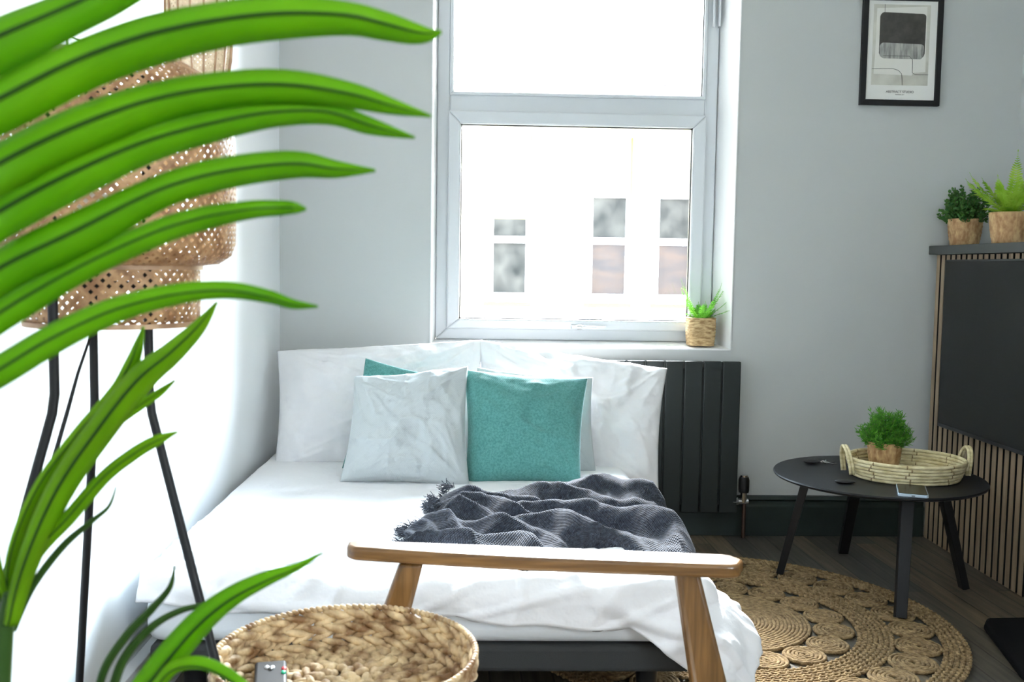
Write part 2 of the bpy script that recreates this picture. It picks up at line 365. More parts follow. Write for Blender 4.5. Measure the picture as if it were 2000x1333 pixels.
b = MB(); b.box(.915, .922, FY-.03, FY-.012, 2.02, 2.4); b.box(.936, .943, FY-.04, FY-.012, 2.02, 2.4); b.build('hinge_stay', M_pvc, win, bevel=.002)
# fill_window: opening added behind the camera to let in fill light
w2 = bpy.data.objects.new('fill_window', None); COL.objects.link(w2); w2.location = (XR, -.75, RZ0); w2['_o'] = (XR, -.75, RZ0); w2['kind'] = 'structure'
b = MB()
for y0, y1, z0, z1 in ((RY0, RY1, RZ0, RZ0+.06), (RY0, RY1, RZ1-.06, RZ1), (RY0, RY0+.06, RZ0+.06, RZ1-.06), (RY1-.06, RY1, RZ0+.06, RZ1-.06), (-.78, -.72, RZ0+.06, RZ1-.06)): b.box(XR+.06, XR+.12, y0, y1, z0, z1)
b.build('window_frame', M_pvc, w2, bevel=.005)
# skirting boards
b = MB(); prof = [(YB, 0), (YB-.022, 0), (YB-.022, .118), (YB-.016, .126), (YB-.016, .140), (YB-.022, .146), (YB-.013, .158), (YB, .161)]
b.prism(prof, 'x', XL, 1.784); struct(b.build('baseboard_back', M_skirt, bevel=.002))
b = MB(); b.prism([(XL, 0), (XL+.02, 0), (XL+.02, .15), (XL, .16)], 'y', YF, YB-.022); struct(b.build('baseboard_left', M_wallw, bevel=.002))

# ------------------------------------------------------------------ outside: the house across the street
M_fac = mat('cream_render', (.60, .55, .36), .8); vary(M_fac, (.55, .47, .26), (.62, .60, .46), 1.2, detail=5)
M_fsill = mat('ochre_stone', (.16, .07, .012), .8)
M_ylw = mat('shade_yellow', (.12, .10, .02), .8)  # yellow that paints in the shading of the bay edges
M_white = mat('white_gloss', (.85, .87, .88), .4)
M_gut = mat('lead_gutter', (.045, .035, .045), .6); M_road = mat('asphalt', (.18, .18, .18), .9)
M_pane = mat('dark_pane', (.035, .038, .038), .3, spec=.1); vary(M_pane, (.004, .005, .005), (.036, .036, .033), 3.5, detail=4)
M_paney = mat('curtained_pane', (.10, .085, .02), .3); M_paneb = mat('painted_brick_reflection', (.10, .06, .05), .3, spec=.1); vary(M_paneb, (.036, .026, .022), (.022, .020, .021), 3, stretch=(1, 1, 3))  # second pane: brick reflection painted into its base colour
struct(box(-25, 25, 4.5, 30, -4.2, -4).build('trim_2', M_road, smooth=False))
hs = thing('apartment_building', 'cream rendered house with tall white windows seen across the street through the window', 'building', (1, 10, -4))
FYB = 10.0
bays = [(-1.9, -1.48), (-.92, -.50), (.085, .50), (1.085, 1.51), (1.76, 2.16), (2.85, 3.27), (3.8, 4.2)]
b = MB(); xs = [-9]+[q for p in bays for q in p]+[9]
for i in range(0, len(xs), 2): b.box(xs[i], xs[i+1], FYB-.12, FYB+.6, -4, 2.79)
for x0, x1 in bays: b.box(x0, x1, FYB, FYB+.6, -4, .70); b.box(x0, x1, FYB, FYB+.6, 1.80, 2.79); b.box(x0, x1, FYB-.12, FYB, 2.35, 2.79); b.box(x0, x1, FYB-.12, FYB, -4, .66)
b.build('wall', M_fac, hs, smooth=False)
b = MB()
for k in range(60):
    x = -9+.3*k; b.box(x, x+.3, FYB-.2, FYB+.1, 2.86+.008*math.sin(k*1.7), 2.915+.01*math.sin(k*2.3))
b.build('gutter', M_gut, hs, smooth=False)
box(-9, 9, FYB-.1, FYB+.6, 2.79, 2.87).build('parapet', M_white, hs, smooth=False)
for bi, (x0, x1) in enumerate(bays):
    b = MB(); yf = FYB+.0; t = .045
    b.box(x0, x0+t, yf, yf+.06, .74, 1.80); b.box(x1-t, x1, yf, yf+.06, .74, 1.80); b.box(x0+t, x1-t, yf, yf+.06, .74, .79)
    b.box(x0+t, x1-t, yf, yf+.06, 1.76, 1.80); b.box(x0+t, x1-t, yf, yf+.06, 1.29, 1.36)
    f = b.build('window', M_white, hs, smooth=False)
    box(x0+t, x1-t, yf+.03, yf+.05, .79, 1.29).build('pane', M_paneb if bi in (3, 4) else M_pane, f, smooth=False)
    if bi == 2:
        box(x0+t, x1-t, yf+.03, yf+.05, 1.36, 1.53).build('pane', M_pane, f, smooth=False)
        box(x0+t, x1-t, yf+.028, yf+.05, 1.53, 1.76).build('blind', M_paney, f, smooth=False)
    else: box(x0+t, x1-t, yf+.03, yf+.05, 1.36, 1.76).build('pane', M_pane, f, smooth=False)
    b = MB(); b.box(x1-.012, x1, FYB-.13, FYB-.0, 1.80, 2.35); b.build('shade_strip', M_ylw, hs, smooth=False)  # thin strip coloured as the shaded right edge of the recess
    b = MB(); b.box(x0-.05, x1+.0, FYB-.18, FYB, .66, .70); b.build('window_sill', M_fsill, hs, smooth=False)

# ------------------------------------------------------------------ radiator
rd = thing('radiator', 'dark anthracite flat panel radiator below the window', 'radiator', (.46, 3.79, .10))
b = MB(); b.box(-.16, 1.0, 3.812, 3.842, .16, .655); b.build('back_rail', M_rad, rd, bevel=.003)
for k in range(16):
    x1 = 1.014-.0745*k; b = MB(); b.box(x1-.0695, x1, 3.775, 3.800, .105, .700)
    b.box(x1-.055, x1-.015, 3.800, 3.812, .16, .64)
    b.build('panel', M_rad, rd, bevel=.0035)
b = MB(); b.box(-.12, .98, 3.783, 3.797, .135, .670); b.build('header', M_rad, rd)
v_ = MB(); v_.tube([(1.044, 3.79, .145), (1.044, 3.79, .19)], .013, 14); v_.tube([(1.0, 3.79, .148), (1.062, 3.79, .148)], .011, 12); v_.tube([(1.0, 3.79, .148), (1.022, 3.79, .148)], .016, 8)
vv = v_.build('valve_body', M_chrome, rd)
b = MB(); b.lathe([(0, 0), (.019, 0), (.021, .01), (.021, .05), (.017, .062), (0, .062)], (1.044, 3.79, .185), 20); b.build('valve_cap', M_black, vv)
b = MB(); b.lathe([(0, 0), (.015, 0), (.015, .008), (.0, .010)], (1.044, 3.79, .246), 20); b.build('valve_disc', M_chrome, vv)
b = MB(); b.tube([(1.047, 3.79, .146), (1.047, 3.79, .003)], .0078, 12); b.build('pipe', mat('dull_copper_pipe', (.14, .09, .07), .5, 1), rd)

# ------------------------------------------------------------------ bed
BX0, BX1, BY0, BY1, BZ = -.715, .475, 2.10, 3.755, .352
bed = thing('bed', 'low grey fabric divan bed pushed into the corner by the window', 'bed', (-.12, 2.9, 0))
b = box(BX0+.01, BX1-.005, BY0, BY1, .168, .228); b.build('base', M_basef, bed, bevel=.012, seg=3)
b = box(BX0, BX1, BY0-.003, BY1, .230, BZ-.008)
b.build('mattress', M_sheet, bed, bevel=.035, seg=5)
for x in (BX0+.08, BX1-.08):
    for y in (BY0+.1, BY1-.1): b = MB(); b.lathe([(0, 0), (.022, 0), (.026, .170), (0, .170)], (x, y, 0), 16); b.build('leg', M_black, bed)
b = MB(); b.tube([(BX1-.012, BY0+.003, .172), (BX1-.012, BY0+.003, .226)], .004, 8); b.build('piping', M_basef, bed)

def ridge(x, y, z=0): return 1-abs(noise.noise(Vector((x, y, z))))*2
def duvet():
    ex, ey = BX1-.01, BY0+.045; r = .045
    nu, nv = 250, 230; vs = []
    def out_down(d, fl):
        if d <= 0: return 0, 0
        q = r*PI/2
        if d < q: a = d/r; return r*math.sin(a), r*(1-math.cos(a))
        return r+(d-q)*math.sin(fl), r+(d-q)*math.cos(fl)
    for j in range(nv):
        for i in range(nu):
            s = i/(nu-1); t = j/(nv-1)
            a = BX0-.012+s*(ex-BX0+.012+.20)
            left = max(0, min(1, (ex-a)/(ex-BX0)))                      # 1 at wall, 0 at right edge
            hem = .050+.055*(1-left)**.9+.09*max(0, 1-left*9)+.012+.008*math.sin(a*9)+.004*math.sin(a*31)
            if a > ex: hem = .245-.03*(a-ex)/.20
            bb = 3.74-(t**.85)*(3.74-ey+hem)
            dx = max(0, a-ex); dy = max(0, ey-bb); d = math.hypot(dx, dy)
            X = min(a, ex); Y = max(bb, ey); Z = BZ+.008
            foot = max(0, min(1, (2.75-bb)/.6))
            # soft swell and pressed creases, strongest towards the foot
            n1 = fbm(a*2.2, bb*2.2, 3, 3)*.008
            c1 = ridge(a*1.6+.3*math.sin(bb*7), bb*8.5+a*1.8, 5); c1 = max(0, c1-.55)/.45
            c2 = ridge(a*3.1+4, bb*17-a*2.5, 9); c2 = max(0, c2-.6)/.4
            c3 = ridge(a*7+bb*4, bb*6-a*5, 14); c3 = max(0, c3-.7)/.3
            wr = .016*foot*c1**1.3+.008*foot*c2+.004*(.3+foot)*c3
            corner_ = max(0, 1-math.hypot(a-ex, bb-ey)/.45)
            c4 = ridge((a+bb)*2.5, (a-bb)*5, 21); wr += .012*corner_*max(0, c4-.4)/.6
            n = Vector((0, 0, 1))
            if d > 0:
                fl = .16+1.30*max(0, 1-abs(a-ex)/.45)*max(0, 1-abs(bb-ey)/.45)*(dx > 0)+.035*math.sin(a*21+bb*15)
                o_, dn = out_down(d, fl); ux, uy = dx/d, dy/d
                X += ux*o_; Y -= uy*o_; Z -= dn
                k = min(1, d/.06); n = Vector((ux*k, -uy*k, 1-k*.8)).normalized()
                wr += .008*k*max(0, ridge(a*5+bb*2, d*3, 31)-.45)
            wr += n1
            P = Vector((X, Y, Z))+n*(wr+.006)
            P.x = max(P.x, XL+.012)
            if P.z < .12: P.z = .12
            vs.append(P)
    M = MB(); M.add(vs, grid_faces(nu, nv, flip=True))
    o = M.build('duvet', M_linen, solid=.012, angle=180)
    tag(o, 'plain white cotton duvet spread over the whole bed', 'duvet')
duvet()

def pillow(name, label, cat, corners, T, mt, seed=0, n=90, pull=.05, wr=.006, group=None, corner_ears=.0, flange=None):
    BL, BR, TRc, TL = [Vector(c) for c in corners]
    nrm = (BR-BL).cross(TL-BL).normalized()
    if nrm.y > 0: nrm = -nrm
    W_ = (BR-BL).length; H_ = (TL-BL).length
    front = []; back = []
    for j in range(n):
        for i in range(n):
            u = -math.cos(PI*i/(n-1)) if False else -1+2*i/(n-1); v = -1+2*j/(n-1)
            u = math.sin(u*PI/2)*.35+u*.65; v = math.sin(v*PI/2)*.35+v*.65
            uu = u*(1-pull*(1-v*v)**1.2); vv_ = v*(1-pull*(1-u*u)**1.2)
            a, b_ = (uu+1)/2, (vv_+1)/2
            P = BL*(1-a)*(1-b_)+BR*a*(1-b_)+TRc*a*b_+TL*(1-a)*b_
            e = max(0, (1-u**2)*(1-v**2)); h = T/2*(e**.42)*(1+.16*(-v))
            rad = math.hypot(u, v)
            k = e**.3
            x, y = u*W_/2, v*H_/2
            w1 = fbm(x*7+seed*3, y*7, seed, 4)*wr*2.0+fbm(x*3+seed, y*3, seed+5, 2)*wr*1.6
            # tension creases running off the seams
            w2 = 0
            for q, (cu, cv) in enumerate(((1, 1), (-1, 1), (1, -1), (-1, -1))):
                du, dv = u-cu, v-cv; rr = math.hypot(du, dv)+1e-3; an = math.atan2(dv, du)
                w2 += max(0, ridge(an*3.2+seed+q*5, seed*2.1+rr*.6, q)-.35)*max(0, 1-rr/1.25)*rr
            w3 = max(0, ridge(x*16+seed, y*3.2, seed+4)-.5)*max(0, abs(v)-.35)
            w4 = max(0, ridge(x*5+y*4+seed, y*5-x*2, seed+9)-.55)
            D = w1+wr*3.2*w2+wr*2.4*w3+wr*2.2*w4
            front.append(P+nrm*(h+D*k)); back.append(P-nrm*(h*.85+w1*k))
    M = MB(); M.add(front, grid_faces(n, n)); 
    nb = len(front); 
    idx = {}; bv = []; 
    for j in range(n):
        for i in range(n):
            if i in (0, n-1) or j in (0, n-1): idx[j*n+i] = j*n+i; M.v[j*n+i] = Vector(front[j*n+i])
            else: idx[j*n+i] = nb+len(bv); bv.append(back[j*n+i])
    M.v += bv
    for f in grid_faces(n, n, flip=True):
        M.f.append([idx[k] for k in f]); M.uv.append(None); M.mi.append(0)
    M.uv = [[(front[k % (n*n)]-BL).dot((BR-BL)/W_) if False else 0] and None for _ in M.f]
    # planar uv for the cloth weave
    ux = (BR-BL)/W_; uy = (TL-BL)/H_
    M.uv = [[((M.v[k]-BL).dot(ux), (M.v[k]-BL).dot(uy)) for k in f] for f in M.f]
    if abs(min(p.z for p in M.v)) < 0: pass
    o = M.build(name, mt, angle=180); tag(o, label, cat, group)
    if flange:                                                       # open end of the case beyond the stuffing
        fb = MB(); m_ = 40; vs = []
        a0, a1, off = flange
        a0 = Vector(a0); a1 = Vector(a1); off = Vector(off)
        for j in range(m_):
            t = j/(m_-1); p = a0.lerp(a1, t)
            for k in range(9):
                s = k/8; vs.append(p+off*s*(1+.25*math.sin(t*7+seed))+nrm*(.006*math.sin(t*26+s*3)*s+.012*(1-s)*math.sin(t*PI)))
        fb.add(vs, grid_faces(9, m_)); fl = fb.build('flange', mt, o, solid=.003, angle=180)
    return o
pillow('pillow', 'white cotton pillow leaning at the left end of the bed head, beside the white wall', 'pillow',
       [at(536, 914, 3.40), at(946, 905, 3.44), at(943, 664, 3.66), at(541, 686, 3.64)], .13, M_linen, 3, wr=.013, pull=.035, group=None)
pillow('pillow', 'white cotton pillow slumping off the right side of the bed against the radiator', 'pillow',
       [at(934, 880, 3.44), at(1286, 962, 3.36), at(1303, 720, 3.60), at(935, 664, 3.66)], .13, M_linen, 8, wr=.014, pull=.04)
pillow('cushion', 'teal linen cushion half hidden behind the pale grey front cushion', 'cushion',
       [at(668, 915, 3.28), at(906, 925, 3.28), at(906, 742, 3.42), at(714, 700, 3.43)], .09, M_teal, 5, wr=.004, pull=.05)
pillow('cushion', 'pale grey cushion tucked behind the teal front cushion on the right', 'cushion',
       [at(912, 932, 3.28), at(1164, 924, 3.28), at(1158, 738, 3.42), at(932, 718, 3.43)], .10, M_greyc, 11, wr=.005, pull=.05)
pillow('cushion', 'pale grey linen cushion with creased top corner standing in front at left', 'cushion',
       [at(664, 942, 3.08), at(917, 954, 3.07), at(914, 716, 3.27), at(692, 736, 3.27)], .14, M_greyc, 2, wr=.011, pull=.06)
pillow('cushion', 'square teal linen cushion standing in front on the right', 'cushion',
       [at(908, 950, 3.12), at(1134, 950, 3.10), at(1148, 739, 3.29), at(906, 722, 3.29)], .14, M_teal, 6, wr=.006, pull=.055)

# ------------------------------------------------------------------ throw blanket: relaxed as a little cloth
def throw():
    rnd = random.Random(4); nu, nv = 230, 170
    FL, FR, BR, BL = Vector((-.195, 2.30)), Vector((.535, 2.24)), Vector((.55, 2.84)), Vector((-.085, 2.82))
    P0 = Vector((-.42, 2.80)); Z0 = BZ+.020
    def fold(p):                                     # steep on one side, slack on the other
        p = p-math.floor(p); q = p/.68 if p < .68 else (1-p)/.32
        return q*q*(3-2*q)
    vs = []; uv = []; base = []
    for j in range(nv):
        for i in range(nu):
            s_, t_ = i/(nu-1), j/(nv-1)
            p = FL*(1-s_)*(1-t_)+FR*s_*(1-t_)+BR*s_*t_+BL*(1-s_)*t_
            p = p-Vector((0, .085*math.exp(-((p.x-.14)/.09)**2)*(1-t_)**3))
            wx = .030*fbm(p.x*6, p.y*6, 2, 3); wy = .030*fbm(p.x*6, p.y*6, 9, 3)
            edge = min(s_/.10, (1-s_)/.08, t_/.10, (1-t_)/.10, 1); 
            if j < nv*.12: p = p+Vector((0, .06*math.sin(s_*11+1)*(1-t_/.12)))
            if i < nu*.10: p = p+Vector((.030*math.sin(t_*13)*(1-s_/.10), 0))
            x, y = p.x+wx, p.y+wy
            r = math.hypot(x-P0.x, y-P0.y); th = math.degrees(math.atan2(y-P0.y, x-P0.x))
            k = min(1, max(0, (r-.15)/.5))
            h = (.026+.030*k)*fold(th/15.5+.30*math.sin(r*6)+.40*noise.noise(Vector((x*2.6, y*2.6, 1)))+.2)
            h += (.008+.010*k)*fold(th/6.3+.6*noise.noise(Vector((x*4, y*4, 4)))+r*1.6)
            h += .007*max(0, ridge(x*9+y*5, y*10-x*3, 6)-.35)
            h += .014*max(0, fold((x*1.1-y*.5)*4.5+.6*noise.noise(Vector((x*3, y*3, 8))))-.3)
            h += .048*math.exp(-(((x-.235)/.10)**2+((y-2.80)/.075)**2))
            h += .018*math.exp(-(((x-.44)/.06)**2+((y-2.68)/.11)**2))+.030*math.exp(-(((x+.05)/.07)**2+((y-2.62)/.10)**2))
            h -= .030*math.exp(-(((x+.02)/.06)**2+((y-2.42)/.05)**2))
            e = max(0, p.x-(BX1-.005)); dz = 0; X = p.x
            if e > 0: dz = min(e*1.6, .09); X = BX1-.005+e*.62+.02*math.sin(p.y*22)*min(1, e*15)
            ed = max(0, edge)**.55
            n = Vector((min(1, e*9), 0, 1)).normalized()
            P = Vector((X, p.y, Z0-dz))+n*(.004+max(0, h)*ed)
            P.x += .25*h*ed; vs.append(P)
    fs = grid_faces(nu, nv); Lu, Lv = 1.25, .95
    uvs = [[((k % nu)/(nu-1)*Lu, (k//nu)/(nv-1)*Lv) for k in f] for f in fs]
    M = MB(); M.add(vs, fs, uvs)
    o = M.build('throw_blanket', M_throw, solid=.003, angle=180)
    tag(o, 'crumpled slate blue gauze throw with frayed edge lying across the white duvet', 'blanket')
    fr = MB()
    def thread(p, d, ln):
        pts = [p]; 
        for q in range(3): d = (d+Vector((rnd.uniform(-.5, .5), rnd.uniform(-.5, .5), rnd.uniform(-.45, .35)))).normalized(); pts.append(pts[-1]+d*ln/3)
        for q in pts: q.z = max(q.z, Z0-.002)
        fr.tube(pts, .0008, 4, cap=False)
    for j in range(nv):
        for q in range(4):
            p = vs[j*nu]+Vector((0, rnd.uniform(-.004, .004), rnd.uniform(0, .01))); thread(p, Vector((-1, rnd.uniform(-.5, .3), .25)), rnd.uniform(.012, .030))
    for i in range(0, nu//2):
        thread(vs[i], Vector((-.2, -1, .1)), rnd.uniform(.010, .024))
    for q in range(260):                             # the gathered frayed corner standing up at the left
        a = rnd.random(); p = Vector((-.125+.05*a+rnd.uniform(-.01, .01), 2.60+.22*a, Z0+.035+.02*math.sin(a*9)))
        thread(p, Vector((-.8, rnd.uniform(-.6, .2), rnd.uniform(-.5, .9))), rnd.uniform(.012, .026))
    fr.build('fringe', M_throw, o, angle=180)
throw()

# ------------------------------------------------------------------ media wall with slats, television
mw = thing('media_cabinet', 'tall media cabinet faced with narrow oak slats on black felt under a dark shelf', 'cabinet', (1.95, 3.0, 0))
CY0, CY1, CX = 1.75, 3.828, 1.784
box(CX+.012, XR-.002, CY0, CY1, 0.0, 1.125).build('carcass', M_felt, mw, smooth=False)
b = MB(); v2 = MB(); y = CY1-.006; k = 0
while y > CY0+.03: b.box(CX+.0012, CX+.0115, y-.0265, y, .002, 1.124); v2.box(CX, CX+.0012, y-.0265, y, .002, 1.124); y -= .0405
b.build('slat_core', M_felt, mw, smooth=False); v2.build('slat_veneer', M_slat, mw, smooth=False)
box(CX-.024, XR-.002, CY0-.02, CY1+.016, 1.126, 1.160).build('top_shelf', M_shelf, mw, bevel=.002)
tv = thing('television', 'large black flat television mounted on the slatted cabinet', 'television', (1.75, 2.9, .49))
box(1.742, 1.772, 2.30, 3.665, .475, 1.105).build('housing', M_rubber, tv, bevel=.003)
box(1.7405, 1.7425, 2.31, 3.655, .490, 1.098).build('screen', M_screen, tv, smooth=False)
box(1.772, 1.783, 2.7, 3.2, .65, .95).build('wall_bracket', M_black, tv)

# ------------------------------------------------------------------ framed print
M_paper = mat('print_paper', (.83, .83, .80), .6); M_cream = mat('print_cream', (.60, .59, .52), .7); vary(M_cream, (.52, .51, .45), (.66, .65, .58), 14)
M_pale = mat('print_off_white', (.78, .77, .72), .7); M_dk = mat('print_charcoal', (.055, .052, .046), .8); vary(M_dk, (.045, .042, .038), (.075, .07, .062), 30)
M_wash = mat('print_grey_wash', (.30, .30, .28), .8); vary(M_wash, (.20, .20, .19), (.46, .46, .43), 30, stretch=(3, 1, .5)); M_line = mat('print_line', (.08, .075, .07), .8)
pf = thing('framed_print', 'black framed abstract print of a charcoal rounded block hanging on the grey wall', 'picture', (1.614, 3.848, 1.70))
PX0, PX1, PZ0, PZ1, PY = 1.458, 1.770, 1.700, 2.118, 3.830
b = MB(); ring(b, PX0, PX1, PZ0, PZ1, .021, .021, .021, .021, PY, 3.850); b.build('frame', M_black, pf, bevel=.0015)
box(PX0+.02, PX1-.02, 3.838, 3.842, PZ0+.02, PZ1-.02).build('print', M_paper, pf, smooth=False)
def q(x, z): return (PX0+(PX1-PX0)*x, PZ1-(PZ1-PZ0)*z)
def flat(poly, name, m, y): 
    b = MB(); n = len(poly); b.add([(p[0], y, p[1]) for p in poly], [list(range(n))]); return b.build(name, m, pf, smooth=False)
def rr(x0, z0, x1, z1, r, n=8, wob=0):
    pts = []; ph = 0
    for cx, cz, a0 in ((x1-r, z0+r*.72, -90), (x1-r, z1-r*.72, 0), (x0+r, z1-r*.72, 90), (x0+r, z0+r*.72, 180)):
        for k in range(n+1):
            a = math.radians(a0+90*k/n); pts.append(q(cx+r*math.cos(a)+wob*math.sin(ph), cz+r*.72*math.sin(a)+wob*math.cos(ph*1.3))); ph += .35
    return pts
flat([q(.135, .085), q(.845, .085), q(.845, .815), q(.135, .815)], 'artwork', M_cream, 3.8375)
flat([q(.175, .12), q(.80, .10), q(.81, .69), q(.66, .70), q(.64, .725), q(.16, .715), q(.17, .55)], 'pale_field', M_pale, 3.8370)
flat(rr(.215, .16, .79, .565, .06, wob=.004), 'charcoal_block', M_dk, 3.8365)
flat(rr(.222, .435, .775, .575, .055, wob=.004), 'grey_wash_block', M_wash, 3.8360)
b = MB()
def pl(pts): b = MB(); b.tube([(q(x, z)[0], 3.8358, q(x, z)[1]) for x, z in pts], .0008, 5); b.build('drawn_line', M_line, pf)
pl([(.27, .085), (.27, .16)]); pl([(.27, .55), (.60, .55), (.64, .58), (.645, .70), (.68, .715), (.845, .715)])
pl([(.135, .67), (.40, .665), (.47, .68), (.51, .71), (.52, .76), (.525, .815)])
def text(body, x, z, size, name):
    c = bpy.data.curves.new(name, 'FONT'); c.body = body; c.size = size; c.align_x = 'CENTER'; c.extrude = .0002
    t = bpy.data.objects.new(name+'_t', c); COL.objects.link(t); bpy.context.view_layer.update()
    me = bpy.data.meshes.new_from_object(t.evaluated_get(bpy.context.evaluated_depsgraph_get())); bpy.data.objects.remove(t)
    me.transform(Matrix.Translation((x-pf.location.x, 3.8368-pf.location.y, z-pf.location.z)) @ Matrix.Rotation(PI/2, 4, 'X'))
    me.materials.clear(); me.materials.append(M_line); o = bpy.data.objects.new(name, me); COL.objects.link(o); o.parent = pf; return o
text('ABSTRACT STUDIO', *q(.5, .885), .0125, 'caption'); text('MODERN ART', *q(.5, .905), .0055, 'caption')

# ------------------------------------------------------------------ jute rug
rug = thing('jute_rug', 'round jute rug of coiled discs and braided bands on the plank floor', 'rug', (.75, 2.87, 0))
RC = Vector((.75, 2.87, 0)); rnd = random.Random(3)
def coil(b, cx, cy, r, pitch=.011, z=.006, thick=.0062):
    n = int(r/pitch)
    for k in range(n):
        rr_ = r-pitch*(k+.5); seg = max(10, int(2*PI*rr_/.012)); 
        if rr_ < .003: continue
        pts = [(cx+rr_*math.cos(a), cy+rr_*math.sin(a), z+.0012*math.sin(a*seg/2.2+k)) for a in [2*PI*i/seg for i in range(seg)]]
        b.tube(pts, thick, 6, closed=True)
def band(name, r0, r1, pitch=.0145):
    b = MB(); r = r0+pitch/2
    while r < r1:
        n = int(2*PI*r/.011)
        for i in range(n):
            a = 2*PI*i/n; s = 1 if i % 2 else -1; t = Vector((-math.sin(a), math.cos(a), 0)); o_ = Vector((math.cos(a), math.sin(a), 0))
            d = (t+o_*.55*s).normalized()
            b.lump(RC+o_*(r+s*.0022)+Vector((0, 0, .0068+.001*rnd.random())), d*.0098, (d.cross(Vector((0, 0, 1))))*.0050, Vector((0, 0, .0058)), seg=6, rings=4)
        r += pitch
    return b.build(name, M_jute, rug, angle=180)
band('outer_band', .598, .668); band('middle_band', .372, .470)
for n_, R_, r_ in ((25, .534, .0655), (16, .308, .0595)):
    for i in range(n_):
        a = 2*PI*i/n_+.11; b = MB(); coil(b, RC.x+R_*math.cos(a), RC.y+R_*math.sin(a), r_); b.build('coiled_disc', M_jute, rug, angle=180)
b = MB(); coil(b, RC.x, RC.y, .245); b.build('centre_disc', M_jute, rug, angle=180)

# ------------------------------------------------------------------ coffee table and what stands on it
TC = Vector((1.325, 3.19, 0)); TZ = .385
tb = thing('coffee_table', 'small round black coffee table with four splayed legs', 'table', (TC.x, TC.y, 0))
b = MB(); b.lathe([(0, TZ-.014), (.32, TZ-.014), (.333, TZ-.009), (.336, TZ-.004), (.333, TZ), (0, TZ)], (TC.x, TC.y, 0), 96); b.build('tabletop', M_tabtop, tb, angle=35)
for fx, fy, tx, ty in ((1.048, 3.312, 1.115, 3.26), (1.637, 3.195, 1.535, 3.19), (1.281, 2.875, 1.335, 2.985), (1.375, 3.600, 1.355, 3.42)):
    fz = .0135 if (Vector((fx, fy))-Vector((.75, 2.87))).length < .67 else 0
    d = Vector((fx, fy, fz)); tp = Vector((tx, ty, TZ-.013)); ax = (Vector((fx, fy, 0))-TC).normalized()
    b = MB(); b.beam(tp, d, .040, .028, .034, .024, ref=ax); b.build('leg', M_black, tb, bevel=.002)
    tp2 = tp+Vector((0, 0, -.004)); 
b = MB(); b.box(TC.x-.17, TC.x+.17, TC.y-.018, TC.y+.018, TZ-.022, TZ-.013); b.box(TC.x-.018, TC.x+.018, TC.y-.22, TC.y+.22, TZ-.022, TZ-.013); b.build('cross_brace', M_black, tb)

TR = Vector((1.405, 3.165, TZ+.001))
tr = thing('woven_tray', 'shallow oval tray of coiled palm leaf with two loop handles on the coffee table', 'tray', tuple(TR))
b = MB(); ta, tbm = .185, .165; pitch = .0108
n_rows = 6
for k in range(n_rows):
    f = 1-.10*(1-k/(n_rows-1))**1.4; pts = [(TR.x+ta*f*math.cos(a), TR.y+tbm*f*math.sin(a), TR.z+.006+k*pitch) for a in [2*PI*i/90 for i in range(90)]]
    b.tube(pts, .0063, 8, closed=True)
b.build('side', M_palm, tr, angle=180)
b = MB()
for k in range(13):
    f = .87-k*.066; b.tube([(TR.x+ta*f*math.cos(a), TR.y+tbm*f*math.sin(a), TR.z+.0052) for a in [2*PI*i/72 for i in range(72)]], .0058, 6, closed=True)
b.build('bottom', M_palm, tr, angle=180)
for a0 in [math.radians(t) for t in (215, 252, 298, 60, 95, 130, 20, 165)]:
    b = MB()
    for k in range(n_rows):
        f = 1-.10*(1-k/(n_rows-1))**1.4; a = a0+.05*math.sin(k*1.9+a0*3)
        P = Vector((TR.x+ta*f*math.cos(a), TR.y+tbm*f*math.sin(a), TR.z+.006+k*pitch)); t = Vector((-math.sin(a), math.cos(a), 0))
        b.lump(P, Vector((0, 0, .0062)), t*.0055, Vector((math.cos(a), math.sin(a), 0))*.0074)
    b.build('stitching', M_palmd, tr, angle=180)
for sgn in (-1, 1):
    for lay in (-1, 1):
        pts = []
        for i in range(17):
            a = PI*i/16; yy = .037*math.cos(a); zz = .030+.070*math.sin(a)
            pts.append((TR.x+sgn*(ta+.008+.012*math.sin(a))+lay*.0045, TR.y+yy, TR.z+zz))
        if lay == -1: b = MB(); b.tube([(TR.x+sgn*(ta+.006)-.0045, TR.y+.037, TR.z+.012)]+pts+[(TR.x+sgn*(ta+.006)-.0045, TR.y-.037, TR.z+.012)], .0052, 8)
        else: b.tube([(TR.x+sgn*(ta+.006)+.0045, TR.y+.037, TR.z+.012)]+pts+[(TR.x+sgn*(ta+.006)+.0045, TR.y-.037, TR.z+.012)], .0052, 8); b.build('handle', M_palm, tr, angle=180)

def twist_pot(root, c, r0, r1, h, m_, name='pot', wob=.0015, square=0, rows=None):
    """woven pot wall, slightly lumpy, with a rolled rim and an inside"""
    b = MB(); seg = 64; prof = []
    nz = 26
    for k in range(nz+1): t = k/nz; prof.append((r0+(r1-r0)*t+.006*math.sin(t*PI)*0.4, h*t))
    prof += [(r1+.003, h+.002), (r1-.002, h+.004), (r1-.006, h), (r1-.007, h-.012), (r0*.9, h-.014)]
    vs = []; fs = []
    for i, (r, z) in enumerate(prof):
        for k in range(seg):
            a = 2*PI*k/seg; rr_ = r
            if square:
                rr_ = r/ (abs(math.cos(a))**square+abs(math.sin(a))**square)**(1/square)
            if i <= nz: rr_ += wob*(math.sin(z*520+math.sin(a*4)) if rows else math.sin(a*22+z*260)*.7+math.sin(a*22-z*260)*.7)
            vs.append((c[0]+rr_*math.cos(a), c[1]+rr_*math.sin(a), c[2]+z))
    n = len(prof)
    for i in range(n-1):
        for k in range(seg): fs.append((i*seg+k, i*seg+(k+1) % seg, (i+1)*seg+(k+1) % seg, (i+1)*seg+k))
    fs.append([k for k in range(seg)][::-1]); fs.append([(n-1)*seg+k for k in range(seg)])
    b.add(vs, fs); return b.build(name, m_, root, angle=180)
